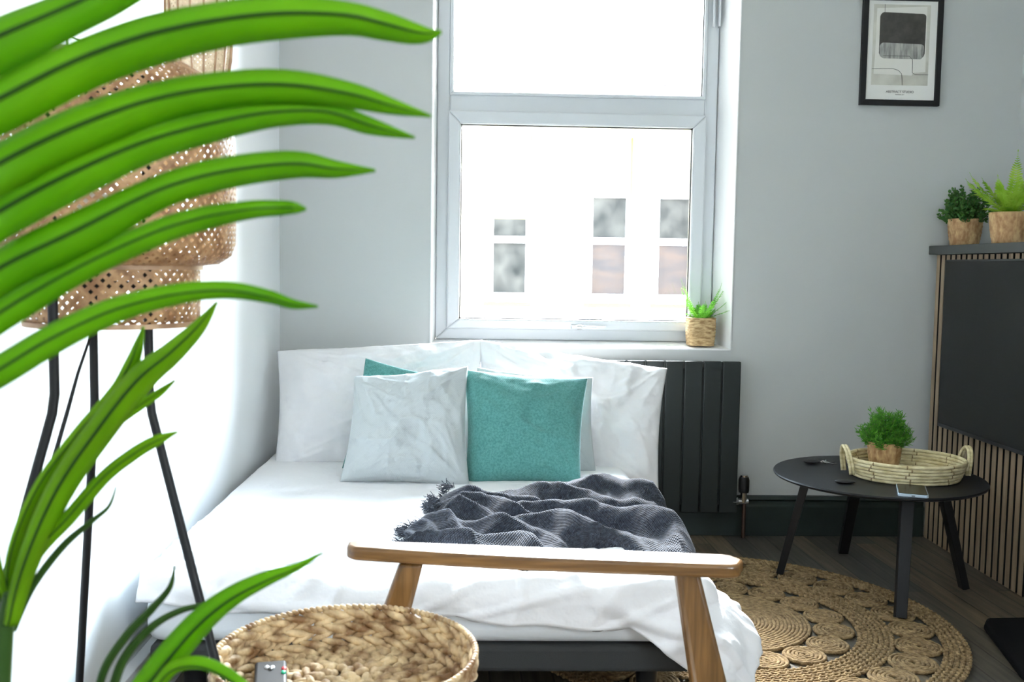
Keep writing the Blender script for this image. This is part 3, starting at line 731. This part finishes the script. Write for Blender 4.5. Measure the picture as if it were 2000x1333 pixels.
def leaf_quad(b, p, d, nrm, ln, wd, fold=.25, seg=3, curl=0.0):
    """pointed folded leaf"""
    d = d.normalized(); s = d.cross(nrm).normalized(); nn = s.cross(d).normalized(); vs = []; fs = []
    for i in range(seg+1):
        t = i/seg; w_ = wd*math.sin(PI*min(.98, .12+.88*t))**.8; c = p+d*ln*t+nn*(-curl*ln*t*t)
        vs += [c-s*w_/2+nn*w_*fold, c, c+s*w_/2+nn*w_*fold]
    for i in range(seg): a = 3*i; fs += [(a, a+1, a+4, a+3), (a+1, a+2, a+5, a+4)]
    b.add(vs, fs)
def bush(root, c, R_, H_, n, kind, m_, seed):
    rnd = random.Random(seed); b = MB(); sb = MB()
    for i in range(n):
        a = rnd.uniform(0, 2*PI); el = rnd.uniform(.05, 1)**.7; rad = math.sqrt(1-el*el*.9)
        tip = Vector((math.cos(a)*rad*R_, math.sin(a)*rad*R_, el*H_))*rnd.uniform(.72, 1.05)
        base = Vector((tip.x*.25, tip.y*.25, -.005)); mid = (base+tip)*.5+Vector((tip.x*.18, tip.y*.18, .1*H_*(-1 if el < .3 else .3)))
        pts = [base*(1-t)**2+mid*2*t*(1-t)+tip*t*t for t in [k/7 for k in range(8)]]
        pts = [p+Vector(c) for p in pts]; sb.tube(pts, .0009, 4, cap=False)
        for k in range(2, 8):
            d = (pts[k]-pts[k-1]).normalized()
            for q_ in range(3 if kind == 'round' else 7):
                s = Vector((rnd.uniform(-1, 1), rnd.uniform(-1, 1), rnd.uniform(-.5, 1))).normalized(); dd = (d*.55+s).normalized()
                nn = Vector((rnd.uniform(-1, 1), rnd.uniform(-1, 1), rnd.uniform(-1, 1)))
                if kind == 'round': leaf_quad(b, pts[k], dd, nn, .013*rnd.uniform(.7, 1.2), .010, .1)
                else: leaf_quad(b, pts[k], dd, nn, .017*rnd.uniform(.6, 1.3), .0028, .1, 2)
    b.build('foliage', m_, root, angle=180); sb.build('stems', M_stem, root, angle=180)
def frond(root, base, az, ln, rise, droop, m_, wmax, nleaf=22, seed=0, name='frond', serr=.8, lw=.30, up0=None):
    rnd = random.Random(seed); d0 = Vector((math.cos(az), math.sin(az), 0)); pts = []
    for i in range(nleaf+1):
        t = i/nleaf; pts.append(Vector(base)+d0*(ln*math.sin(t*1.25)*(1-rise*.55))+Vector((0, 0, ln*(rise*t*1.05-droop*t*t))))
    b = MB(); b.tube(pts, [.0011*(1-.6*i/nleaf) for i in range(nleaf+1)], 5)
    for i in range(2, nleaf+1):
        t = i/nleaf; tn = (pts[i]-pts[i-1]).normalized(); sd = tn.cross(Vector((0, 0, 1))); sd.normalize(); up = sd.cross(tn)
        w_ = wmax*math.sin(PI*min(1, .18+.80*t))**.75*(1.0 if t < .75 else (1.15-t)/.4)
        for s in (-1, 1):
            leaf_quad(b, pts[i], sd*s*serr+tn*(.45+.3*t)+up*rnd.uniform(-.1, .25), up, w_*rnd.uniform(.85, 1.1), w_*lw, .12, 3, .15)
    leaf_quad(b, pts[-1], tn, up, wmax*.35, wmax*.12)
    return b.build(name, m_, root, angle=180)

tp = thing('potted_plant', 'bushy fine leaved plant in a raffia pot standing in the woven tray', 'plant', (1.362, 3.235, TZ+.0125))
pc = (1.362, 3.235, TZ+.0125); twist_pot(tp, pc, .043, .054, .088, M_string)
bush(tp, (pc[0], pc[1], pc[2]+.078), .088, .118, 170, 'fine', M_moss, 5)

ky = thing('key_bunch', 'bunch of metal keys with a black car fob on the coffee table', 'keys', tuple(at(1598, 906, 3.27)*0+Vector((1.185, 3.366, TZ))))
kc = Vector((1.185, 3.366, TZ))
b = MB(); b.lump(kc+Vector((-.022, .0, .0085)), Vector((.030, -.006, 0)), Vector((.003, .014, 0)), Vector((0, 0, .008)), seg=12, rings=8); b.build('car_fob', M_rubber, ky)
b = MB(); b.tube([kc+Vector((.014+.013*math.cos(a), .012*math.sin(a), .006+.003*math.sin(a*2))) for a in [2*PI*i/24 for i in range(24)]], .0012, 6, closed=True); b.build('key_ring', M_key, ky)
for ang, ln in ((-.3, .045), (.45, .05), (1.2, .042), (-1.1, .04)):
    d = Vector((math.cos(ang), math.sin(ang), 0)); s0 = kc+Vector((.026, 0, .003+abs(ang)*.003)); b = MB()
    b.lump(s0+d*.006, d*.010, Vector((-d.y, d.x, 0))*.0095, Vector((0, 0, .0013)), seg=10, rings=6); b.beam(s0+d*.012, s0+d*(.012+ln*.6), .0045, .0018, ref=(0, 0, 1)); b.build('key', M_key, ky)
fob = MB(); c_ = Vector((1.165, 3.055, TZ+.006)); fob.lump(c_, Vector((.032, -.004, 0)), Vector((.002, .013, 0)), Vector((0, 0, .0065)), seg=16, rings=10)
o = fob.build('remote_fob', M_rubber, angle=180); tag(o, 'small black oval key fob lying alone near the front of the coffee table', 'key fob')
ph = thing('smartphone', 'pale blue smartphone lying face up at the front of the coffee table', 'phone', (1.36, 2.985, TZ))
b = MB(); pcx, pcy = 1.326, 2.934
poly = []
for cx, cy, a0 in ((.034, .065, 0), (-.034, .065, 90), (-.034, -.065, 180), (.034, -.065, 270)):
    for k in range(6): a = math.radians(a0+90*k/5); poly.append((cx+.009*math.cos(a)-math.copysign(.0, cx), cy+.009*math.sin(a)))
ca, sa = math.cos(-.36), math.sin(-.36)
rot = lambda p, k=1: (pcx+k*(p[0]*ca-p[1]*sa), pcy+k*(p[0]*sa+p[1]*ca))
b.prism([rot(p) for p in poly], 'z', TZ+.0005, TZ+.0095); b.build('case', M_phone, ph, bevel=.0015)
b = MB(); b.prism([rot(p, .93) for p in poly], 'z', TZ+.0096, TZ+.0103); b.build('screen', M_screen, ph, smooth=False)
b = MB(); e0 = Vector((*rot((0, -.0745)), TZ+.005)); b.tube([e0+Vector((-.005, 0, 0)), e0+Vector((.005, .0, 0))], .0015, 8); b.build('charging_port', M_rubber, ph)

# ------------------------------------------------------------------ plants on sill and cabinet
sp_ = thing('potted_fern', 'small fern in a square twine wrapped pot on the window sill', 'plant', (.882, 3.925, .748))
pc = (.884, 3.922, .752); twist_pot(sp_, pc, .050, .054, .108, M_cord, square=5, wob=.0013, rows=1)
rnd = random.Random(9)
for i in range(20):
    az = i*2.4+.3; ln = rnd.uniform(.12, .155)
    if math.sin(az) > .2: ln *= .50
    frond(sp_, (pc[0]+.012*math.cos(az), pc[1]+.012*math.sin(az), pc[2]+.10), az, ln*1.25, rnd.uniform(.40, 1.10), .16, M_fern, .018, 20, i, serr=.9, lw=.24)
bx = thing('potted_boxwood', 'dark bushy round leaved plant in a raffia pot at the left cabinet end', 'plant', (1.855, 3.76, 1.160))
pc = (1.857, 3.757, 1.1615); twist_pot(bx, pc, .050, .062, .098, M_string); bush(bx, (pc[0], pc[1], pc[2]+.088), .092, .135, 150, 'round', M_box, 8)
sf = thing('potted_sword_fern', 'bright yellow green sword fern in a raffia pot on the cabinet shelf', 'plant', (1.84, 3.42, 1.160))
pc = (1.845, 3.42, 1.1615); twist_pot(sf, pc, .050, .064, .105, M_string)
for i, (az, ln, ri, dr) in enumerate([(3.05, .20, .95, .35), (3.25, .26, .62, .18), (2.9, .24, .80, .22), (2.75, .17, .75, .30), (3.6, .15, 1.0, .15), (4.4, .21, 1.02, .04), (4.9, .14, .9, .2), (5.6, .16, .8, .25), (.2, .17, .8, .25), (1.2, .14, .9, .2), (3.3, .13, .45, .3), (4.1, .12, .5, .3), (5.2, .13, .55, .3), (2.9, .22, .80, .5), (0.7, .19, .95, .2), (6.0, .2, .95, .25)]):
    frond(sf, (pc[0]+.008*math.cos(az), pc[1]+.008*math.sin(az), pc[2]+.095), az, ln*.98, ri, dr, M_fern2, .026, 26, 40+i, serr=1.1, lw=.34)

# ------------------------------------------------------------------ black mat, bottom right
b = MB(); c0 = Vector((1.515, 2.83)); 
b.prism([(1.53, 2.845), (1.80, 2.86), (1.77, 2.10), (1.43, 2.10), (1.42, 2.46), (1.50, 2.80)], 'z', .001, .028)
o = b.build('floor_cushion', mat('black_mat_fabric', (.006, .0065, .007), .95, spec=.1), bevel=.010, seg=3); tag(o, 'black flat floor cushion lying in front of the slatted cabinet, right of the rug', 'cushion')

# ------------------------------------------------------------------ wooden armchair, arm across the foreground
ch = thing('armchair', 'honey oak armchair frame with a long rounded armrest in front of the bed', 'chair', (.12, 1.25, 0))
def armrest(y0, s):
    x0, x1 = -.200, .415; n = 48; A = []; B = []
    for i in range(n+1):                             # far edge nearly straight, near edge bowed, both ends rounded
        t = i/n; x = x0+(x1-x0)*t; eR = min(1, (1-t)/.05); rR = math.sqrt(max(0, 1-(1-eR)**2)); eL = min(1, t/.02); rL = math.sqrt(max(0, 1-(1-eL)**2))
        near = .034*math.sin(min(1, .22+t*1.35)*PI/2)*rR*rL+.004; far = .027*rR*min(1, .5+.5*rL)
        A.append((x, y0-s*near)); B.append((x, y0+s*far))
    poly = A+B[::-1]; zt = lambda x: .6262-.021*(x+.21)/.63
    m_ = len(poly); b = MB(); vs = [(x, y, zt(x)) for x, y in poly]+[(x, y, zt(x)-.021) for x, y in poly]
    fs = [list(range(m_)), [m_+i for i in range(m_)][::-1]]+[(i, m_+i, m_+(i+1) % m_, (i+1) % m_) for i in range(m_)]
    b.add(vs, fs); return b.build('armrest', M_oak, ch, bevel=.005, seg=3, angle=50)
armrest(1.50, 1); armrest(.925, -1)
def chair_leg(xt, zt, xm, zm_, xb, y0):
    b = MB(); vs = []
    for x, z, w_, d_ in ((xt, zt, .037, .034), (xm, zm_, .056, .040), (xb, 0, .036, .030)):
        for sx_, sy_ in ((-1, -1), (1, -1), (1, 1), (-1, 1)): vs.append((x+sx_*w_/2, y0+sy_*d_/2, z))
    fs = [(0, 1, 2, 3), (11, 10, 9, 8)]+[(k*4+i, 4+k*4+i, 4+k*4+(i+1) % 4, k*4+(i+1) % 4) for k in range(2) for i in range(4)]
    b.add(vs, fs); b.build('leg', M_oakleg, ch, bevel=.007, seg=3)
for y0 in (1.503, .922):
    chair_leg(-.100, .600, -.158, .405, -.245, y0); chair_leg(.327, .588, .370, .395, .44, y0)
    b = MB(); b.beam((-.345, y0-.002, .350), (.36, y0-.002, .350), .026, .070, ref=(0, 0, 1)); b.build('seat_rail', M_oak, ch, bevel=.004)
for x in (-.345, .36): b = MB(); b.beam((x, .935, .350), (x, 1.49, .350), .030, .070, ref=(0, 0, 1)); b.build('seat_rail', M_oak, ch, bevel=.004)
b = box(-.325, .34, 1.00, 1.46, .325, .401); b.build('seat_cushion', mat('oatmeal_seat_fabric', (.45, .42, .37), .9), ch, bevel=.02, seg=4)
box(-.29, -.06, 1.14, 1.40, .402, .482).build('seat_pad', mat('grey_pad_fabric', (.3, .3, .3), .9), ch, bevel=.02, seg=4)

# ------------------------------------------------------------------ water hyacinth basket and remote
BC = Vector((-.170, 1.272, .4835)); BR_ = .170; BH = .062
bk = thing('woven_basket', 'round shallow water hyacinth basket standing on the armchair seat', 'basket', tuple(BC))
rnd = random.Random(12)
def plait(b, P, t, up, out, ln, wd, dp, sgn):
    d = (t+up*.48*sgn).normalized(); s = d.cross(out).normalized()
    b.lump(P, d*ln*rnd.uniform(.9, 1.15), s*wd*rnd.uniform(.85, 1.15), out*dp, seg=8, rings=6, taper=.25*sgn)
b = MB()
for k in range(3):
    z = .014+k*.0180; r = BR_-.018+.016*(k/2)**.8; n = int(2*PI*r/.029)
    for i in range(n):
        a = 2*PI*(i+.5*(k % 2))/n; t = Vector((-math.sin(a), math.cos(a), 0)); o_ = Vector((math.cos(a), math.sin(a), 0)); U = Vector((0, 0, 1))
        for sg in (1, -1):
            P = BC+o_*(r+rnd.uniform(-.0015, .0015))+t*(.007*sg)+U*(z+.0045*sg)
            plait(b, P, t, U*.6, o_, .0215, .0066, .0066, sg)
b.build('side', M_hya, bk, angle=180)
b = MB(); k = 0; r = .014
while r < BR_-.024:
    n = max(4, int(2*PI*r/.0205))
    for i in range(n):
        a = 2*PI*(i+.5*(k % 2))/n+k*.7; t = Vector((-math.sin(a), math.cos(a), 0)); o_ = Vector((math.cos(a), math.sin(a), 0)); U = Vector((0, 0, 1))
        for sg in (1, -1):
            P = BC+o_*(r+.0055*sg)+t*(.003*sg)+U*(.0085+rnd.uniform(-.0015, .0025)); d = (o_*sg+t*.75+Vector((0, 0, rnd.uniform(-.1, .2)))).normalized()
            b.lump(P, d*.0150*rnd.uniform(.85, 1.2), d.cross(U).normalized()*.0078*rnd.uniform(.85, 1.25), U*.0075, seg=8, rings=6, taper=.25)
    r += .0250; k += 1
b.build('bottom', M_hya, bk, angle=180)
b = MB(); n = 120
for i in range(n):
    a = 2*PI*i/n; t = Vector((-math.sin(a), math.cos(a), 0)); o_ = Vector((math.cos(a), math.sin(a), 0)); d = (t+Vector((0, 0, .55))+o_*.2).normalized()
    b.lump(BC+o_*BR_+Vector((0, 0, BH+.002)), d*.0062, o_*.0046, d.cross(o_)*.0040, seg=7, rings=5)
b.build('rim', M_hya, bk, angle=180)
rc = thing('remote_control', 'black remote control with a red and a green button lying in the woven basket', 'remote control', (-.30, 1.26, .498))
ax = Vector((-.20, .98, 0)).normalized(); sd = Vector((.98, .20, 0)).normalized(); RZ = .4985
o0 = Vector((-.262, 1.238, RZ)); b = MB()
b = MB()
cr_ = [o0+ax*u*.085+sd*v*.021 for u, v in ((-1, -1), (1, -1), (1, 1), (-1, 1))]
b.add([p+Vector((0, 0, 0)) for p in cr_]+[p+Vector((0, 0, .016)) for p in cr_], [(3, 2, 1, 0), (4, 5, 6, 7), (0, 1, 5, 4), (1, 2, 6, 5), (2, 3, 7, 6), (3, 0, 4, 7)])
b.build('body', mat('charcoal_plastic', (.012, .014, .016), .5, spec=.2), rc, bevel=.004, seg=3)
for u, v, c_ in ((.62, .72, (.6, .02, .03)), (.48, .70, (.01, .42, .22)), (.72, -.2, (.6, .62, .65)), (.70, .1, (.6, .62, .65)), (.0, .3, (.02, .02, .02)), (.0, -.35, (.02, .02, .02)), (-.3, -.4, (.4, .4, .4)), (.65, 0, (.05, .05, .05))):
    b = MB(); P = o0+ax*u*.085+sd*v*.024+Vector((0, 0, .0165)); b.lump(P, ax*.0055, sd*.0035, Vector((0, 0, .002)), seg=10, rings=6); b.build('button', mat('button_plastic', c_, .4), rc, angle=180)

# ------------------------------------------------------------------ bamboo floor lamp
LC = Vector((-.476, 1.30, 0))
lp = thing('floor_lamp', 'two tier woven bamboo floor lamp on bent black metal legs by the white wall', 'lamp', tuple(LC))
def zpx(y, Y=1.3): return at(230, y, Y).z
zb, zm = zpx(632), zpx(512); ztop = zpx(112)
S = MB(); r1 = .1085; S.lathe([(r1-.010, zb), (r1-.001, zb+.008), (r1, zb+.02), (r1, zm-.012), (r1-.004, zm+.012)], LC, 96); S.build('lower_shade', M_bamboo, lp, angle=180)
S = MB(); r2 = .157
r2 = .154
prof = [(r2-.045, zm-.004), (r2-.022, zm-.001), (r2-.006, zm+.010), (r2-.0, zm+.026), (r2+.001, zm+.08), (r2, zm+.16), (r2-.008, zm+.20), (r2-.028, zm+.238), (r2-.062, ztop-.004), (r2-.095, ztop)]
S.lathe(prof, LC, 112); S.build('upper_shade', M_bamboo, lp, angle=180)
for r, z, h in ((r1-.004, zb-.002, .006), (r2-.045, zm-.009, .007), (r2-.097, ztop-.002, .006)):
    b = MB(); b.lathe([(r-.003, z), (r+.003, z), (r+.003, z+h), (r-.003, z+h), (r-.003, z)], LC, 72); b.build('band', M_band, lp)
for top_, bend_, low_ in ((at(107, 640, 1.17), at(107, 790, 1.17), at(60, 960, 1.15)), (at(185, 640, 1.36), at(185, 800, 1.36), at(155, 1333, 1.46)), (at(294, 640, 1.26), at(292, 790, 1.26), at(428, 1320, 1.20))):
    d = (low_-bend_); foot = bend_+d*((bend_.z-.004)/(bend_.z-low_.z)); foot.x = max(foot.x, XL+.03)
    tp_ = Vector((bend_.x, bend_.y, ztop-.03)); n_ = (foot-bend_).normalized()
    b = MB(); b.tube([tp_, bend_+Vector((0, 0, .03)), bend_+Vector((0, 0, .012)), bend_+n_*.012, bend_+n_*.03, foot], .0058, 12); b.build('leg', M_black, lp)
b = MB()
for zz in (ztop-.03, zb+.05): b.tube([LC+Vector((-.02+.073*math.cos(t), .073*math.sin(t), zz)) for t in [2*PI*i/40 for i in range(40)]], .0035, 8, closed=True)
b.tube([LC+Vector((-.093, 0, zb+.05)), LC+Vector((.053, 0, zb+.05))], .003, 8); b.build('ring', M_black, lp)
b = MB(); b.lathe([(0, 0), (.018, 0), (.018, .05), (0, .05)], LC+Vector((-.02, 0, zb+.052)), 20); sk = b.build('socket', M_black, lp)
b = MB(); b.lump(LC+Vector((-.02, 0, zb+.135)), Vector((0, 0, .036)), Vector((.028, 0, 0)), Vector((0, .028, 0)), seg=16, rings=12); b.build('bulb', mat('frosted_bulb', (.8, .8, .78), .3), sk)
b = MB(); hx = at(146, 72, 1.28)
b.tube([hx+Vector((-.011, 0, -.03)), hx+Vector((-.009, 0, .0)), hx+Vector((.006, .004, -.003)), hx+Vector((.03, .01, -.03))], .0016, 6); b.build('wire_handle', M_black, lp)
b = MB(); b.tube([LC+Vector((-.02, 0, zb+.05)), at(180, 648, 1.28), at(152, 730, 1.26), at(130, 810, 1.24), at(104, 900, 1.22), at(78, 985, 1.20), at(30, 1160, 1.17), Vector((-.66, 1.15, .01))], [.0018, .0018, .0022, .0028, .003, .003, .003, .003], 8); b.build('power_cord', M_black, lp)

# hanging woven lantern behind the lamp
HC = at(390, 60, 1.62); hl = thing('hanging_lantern', 'pale woven bamboo lantern with flared strips hanging behind the floor lamp', 'lantern', (HC.x, HC.y, 1.30))
S = MB(); S.lathe([(.032, 1.312), (.040, 1.335), (.047, 1.38), (.051, 1.45), (.051, 1.56), (.040, 1.62)], (HC.x, HC.y, 0), 48); S.build('shade', M_bamboo2, hl, angle=180)
b = MB()
for i in range(16):
    a = 2*PI*i/16; c_, s_ = math.cos(a), math.sin(a)
    b.tube([(HC.x+r*c_, HC.y+r*s_, z) for r, z in ((.033, 1.312), (.0415, 1.335), (.0485, 1.38), (.0525, 1.45), (.0525, 1.56), (.041, 1.62))], .0016, 5)
b.build('rib', M_band, hl)
b = MB(); b.tube([(HC.x, HC.y, 1.615), (HC.x, HC.y, ZC)], .0022, 6); b.lathe([(0, 0), (.042, 0), (.042, .008), (0, .012)], (HC.x, HC.y, 1.612), 24); b.build('cord', M_black, hl)

# ------------------------------------------------------------------ potted palm close to the camera
pm = thing('potted_palm', 'tall green palm with long arching blades right in front of the camera at left', 'plant', (-.43, .74, 0))
pc = (-.43, .74, .001); twist_pot(pm, pc, .11, .15, .26, M_cord, wob=.002, rows=1)
b = MB(); b.lathe([(0, 0), (.140, 0), (.1405, .004), (0, .010)], (pc[0], pc[1], .25), 40); b.build('soil', M_soil, pm)
def blade(pts, Ys, ws, m_, vein=True, tilt=.5, name='leaf', n=44):
    """pts photo pixels of the midrib, Ys depths, ws widths in pixels; real folded blade with thickness"""
    k = len(pts); P = [at(pts[i][0], pts[i][1], Ys[i] if isinstance(Ys, (list, tuple)) else Ys) for i in range(k)]
    Wd = [ws[i]/F_PX*P[i].y for i in range(k)]
    # Catmull-Rom resample
    C = []; Wc = []
    for j in range(n+1):
        t = j/n*(k-1); i = min(int(t), k-2); f = t-i
        a, b_, c, d = P[max(i-1, 0)], P[i], P[i+1], P[min(i+2, k-1)]
        C.append(.5*((2*b_)+(c-a)*f+(2*a-5*b_+4*c-d)*f*f+(3*b_-a-3*c+d)*f**3)); 
        a2, b2, c2, d2 = Wd[max(i-1, 0)], Wd[i], Wd[i+1], Wd[min(i+2, k-1)]; Wc.append(max(.0006, .5*((2*b2)+(c2-a2)*f+(2*a2-5*b2+4*c2-d2)*f*f+(3*b2-a2-3*c2+d2)*f**3)))
    vs = []; fs = []; vp = []
    for j in range(n+1):
        tn = (C[min(j+1, n)]-C[max(j-1, 0)]).normalized(); vw = Vector((0, 1, 0)); s = tn.cross(vw).normalized()
        if s.z < 0: s = -s
        h = Wc[j]/2; fold = h*.42
        # upper half faces up and towards the room, lower half hangs away: a V section
        rowp = [C[j]+s*h*.98+Vector((0, 1, 0))*fold*1.5, C[j]+s*h*.55+Vector((0, 1, 0))*fold*.6, C[j], C[j]-s*h*.5+Vector((0, 1, 0))*fold*1.5, C[j]-s*h*.90+Vector((0, 1, 0))*fold*3.2]
        vs += rowp; vp.append(C[j]-Vector((0, .0006, 0))*1)
    for j in range(n):
        for q_ in range(4): a = j*5+q_; fs.append((a, a+1, a+6, a+5))
    b = MB(); b.add(vs, fs); o = b.build(name, m_, pm, angle=180, solid=.0007)
    if vein:
        b = MB(); b.tube(vp, [max(.0002, Wc[j]*.055) for j in range(n+1)], 6); b.build('midrib', M_vein, o, angle=180)
    return o
UPR = [ # midrib pixels, widths, depths
 ([(-230, 190), (-90, 115), (0, 70), (100, 27), (193, -14), (300, -60)], [80, 94, 94, 82, 74, 50], [.50, .52, .53, .54, .55, .56]),
 ([(-240, 330), (-110, 248), (0, 193), (145, 120), (290, 68), (435, 38), (560, 26), (676, 30), (745, 45), (800, 60), (835, 66), (862, 62)], [70, 92, 94, 92, 92, 84, 78, 62, 54, 42, 26, 5], [.50, .51, .52, .53, .54, .55, .56, .57, .58, .58, .58, .58]),
 ([(-240, 478), (-110, 390), (0, 319), (145, 249), (290, 197), (430, 171), (560, 166), (680, 183), (760, 205), (842, 227)], [54, 78, 92, 90, 76, 70, 66, 50, 32, 4], [.50, .51, .53, .54, .55, .56, .57, .58, .585, .59]),
 ([(-240, 590), (-110, 492), (0, 413), (145, 336), (290, 275), (435, 236), (540, 219), (640, 219), (725, 246), (810, 269)], [52, 72, 82, 80, 68, 60, 50, 44, 32, 4], [.51, .52, .54, .55, .56, .57, .58, .59, .60, .60]),
 ([(-240, 705), (-110, 605), (0, 524), (145, 453), (290, 380), (386, 347), (483, 328), (580, 320), (655, 330), (733, 333)], [52, 70, 82, 82, 64, 64, 60, 52, 34, 5], [.52, .53, .54, .55, .56, .57, .58, .59, .60, .60]),
 ([(-240, 790), (-110, 690), (0, 611), (145, 527), (290, 459), (386, 428), (483, 410), (545, 406), (575, 406), (597, 408)], [40, 54, 62, 52, 50, 46, 36, 30, 22, 6], [.53, .54, .55, .56, .57, .58, .58, .59, .59, .60]),
 ([(-240, 880), (-110, 790), (0, 722), (100, 662), (220, 607), (340, 576), (440, 568), (520, 580), (570, 595), (621, 599)], [44, 56, 60, 58, 50, 42, 36, 28, 20, 4], [.54, .55, .56, .57, .58, .58, .59, .60, .60, .60]),
]
for i, (p, w_, Y_) in enumerate(UPR): blade(p, Y_, w_, M_blade)
LOW = [
 ([(16, 1225), (45, 1110), (110, 960), (200, 828), (270, 742), (330, 692), (385, 640), (424, 590)], [26, 40, 52, 56, 54, 44, 28, 3], .74, M_blade2),
 ([(14, 1200), (20, 1090), (70, 960), (150, 850), (220, 768), (252, 715), (268, 675), (280, 638)], [14, 22, 24, 26, 24, 26, 18, 3], .76, M_blade2),
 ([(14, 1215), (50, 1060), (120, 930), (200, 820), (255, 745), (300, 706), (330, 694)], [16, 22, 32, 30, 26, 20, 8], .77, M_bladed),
 ([(90, 1000), (150, 905), (215, 838), (270, 795), (310, 768), (342, 743)], [8, 14, 16, 18, 15, 3], .78, M_blade2),
 ([(20, 1210), (60, 1095), (130, 1015), (200, 935), (260, 888), (305, 862), (347, 844)], [18, 26, 28, 26, 26, 22, 3], .75, M_blade2),
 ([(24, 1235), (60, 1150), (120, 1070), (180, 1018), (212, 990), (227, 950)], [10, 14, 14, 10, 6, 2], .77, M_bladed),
 ([(12, 1230), (-10, 1120), (-40, 1000), (-60, 900)], [18, 26, 24, 8], .75, M_blade2),
 ([(262, 1372), (320, 1300), (385, 1225), (450, 1172), (520, 1135), (580, 1110), (630, 1080)], [56, 62, 56, 46, 34, 18, 3], .72, M_blade),
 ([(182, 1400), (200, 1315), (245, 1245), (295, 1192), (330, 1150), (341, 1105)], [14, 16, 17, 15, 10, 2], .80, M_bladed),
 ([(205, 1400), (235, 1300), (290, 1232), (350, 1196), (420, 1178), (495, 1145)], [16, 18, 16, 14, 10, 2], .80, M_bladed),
 ([(290, 1372), (330, 1315), (380, 1302), (430, 1318), (480, 1350)], [20, 30, 34, 34, 26], .70, M_blade),
]
for p, w_, Y_, m_ in LOW: blade(p, Y_, w_, m_)
# stems rising from the pot; the big frond's stalk runs up just outside the frame
b = MB(); b.tube([Vector((-.43, .74, .25)), at(-6, 1500, .74), at(-2, 1333, .75), at(6, 1240, .75), at(20, 1160, .75)], [.014, .010, .0085, .0075, .005], 10); b.build('trunk', M_bladed, pm)
b = MB(); rk = [Vector((-.45, .72, .25)), at(-330, 1200, .60), at(-300, 900, .54), at(-262, 620, .52), at(-246, 360, .51), at(-235, 200, .50), at(-200, 60, .51)]; b.tube(rk, [.012, .010, .008, .007, .006, .005, .004], 10); b.build('frond_stalk', M_stem, pm)
b = MB(); b.tube([Vector((-.40, .74, .25)), at(190, 1480, .76), at(215, 1385, .76)], [.010, .008, .006], 8); b.tube([Vector((-.40, .74, .25)), at(270, 1450, .72), at(272, 1360, .72)], [.010, .008, .006], 8); b.build('side_shoot', M_bladed, pm)
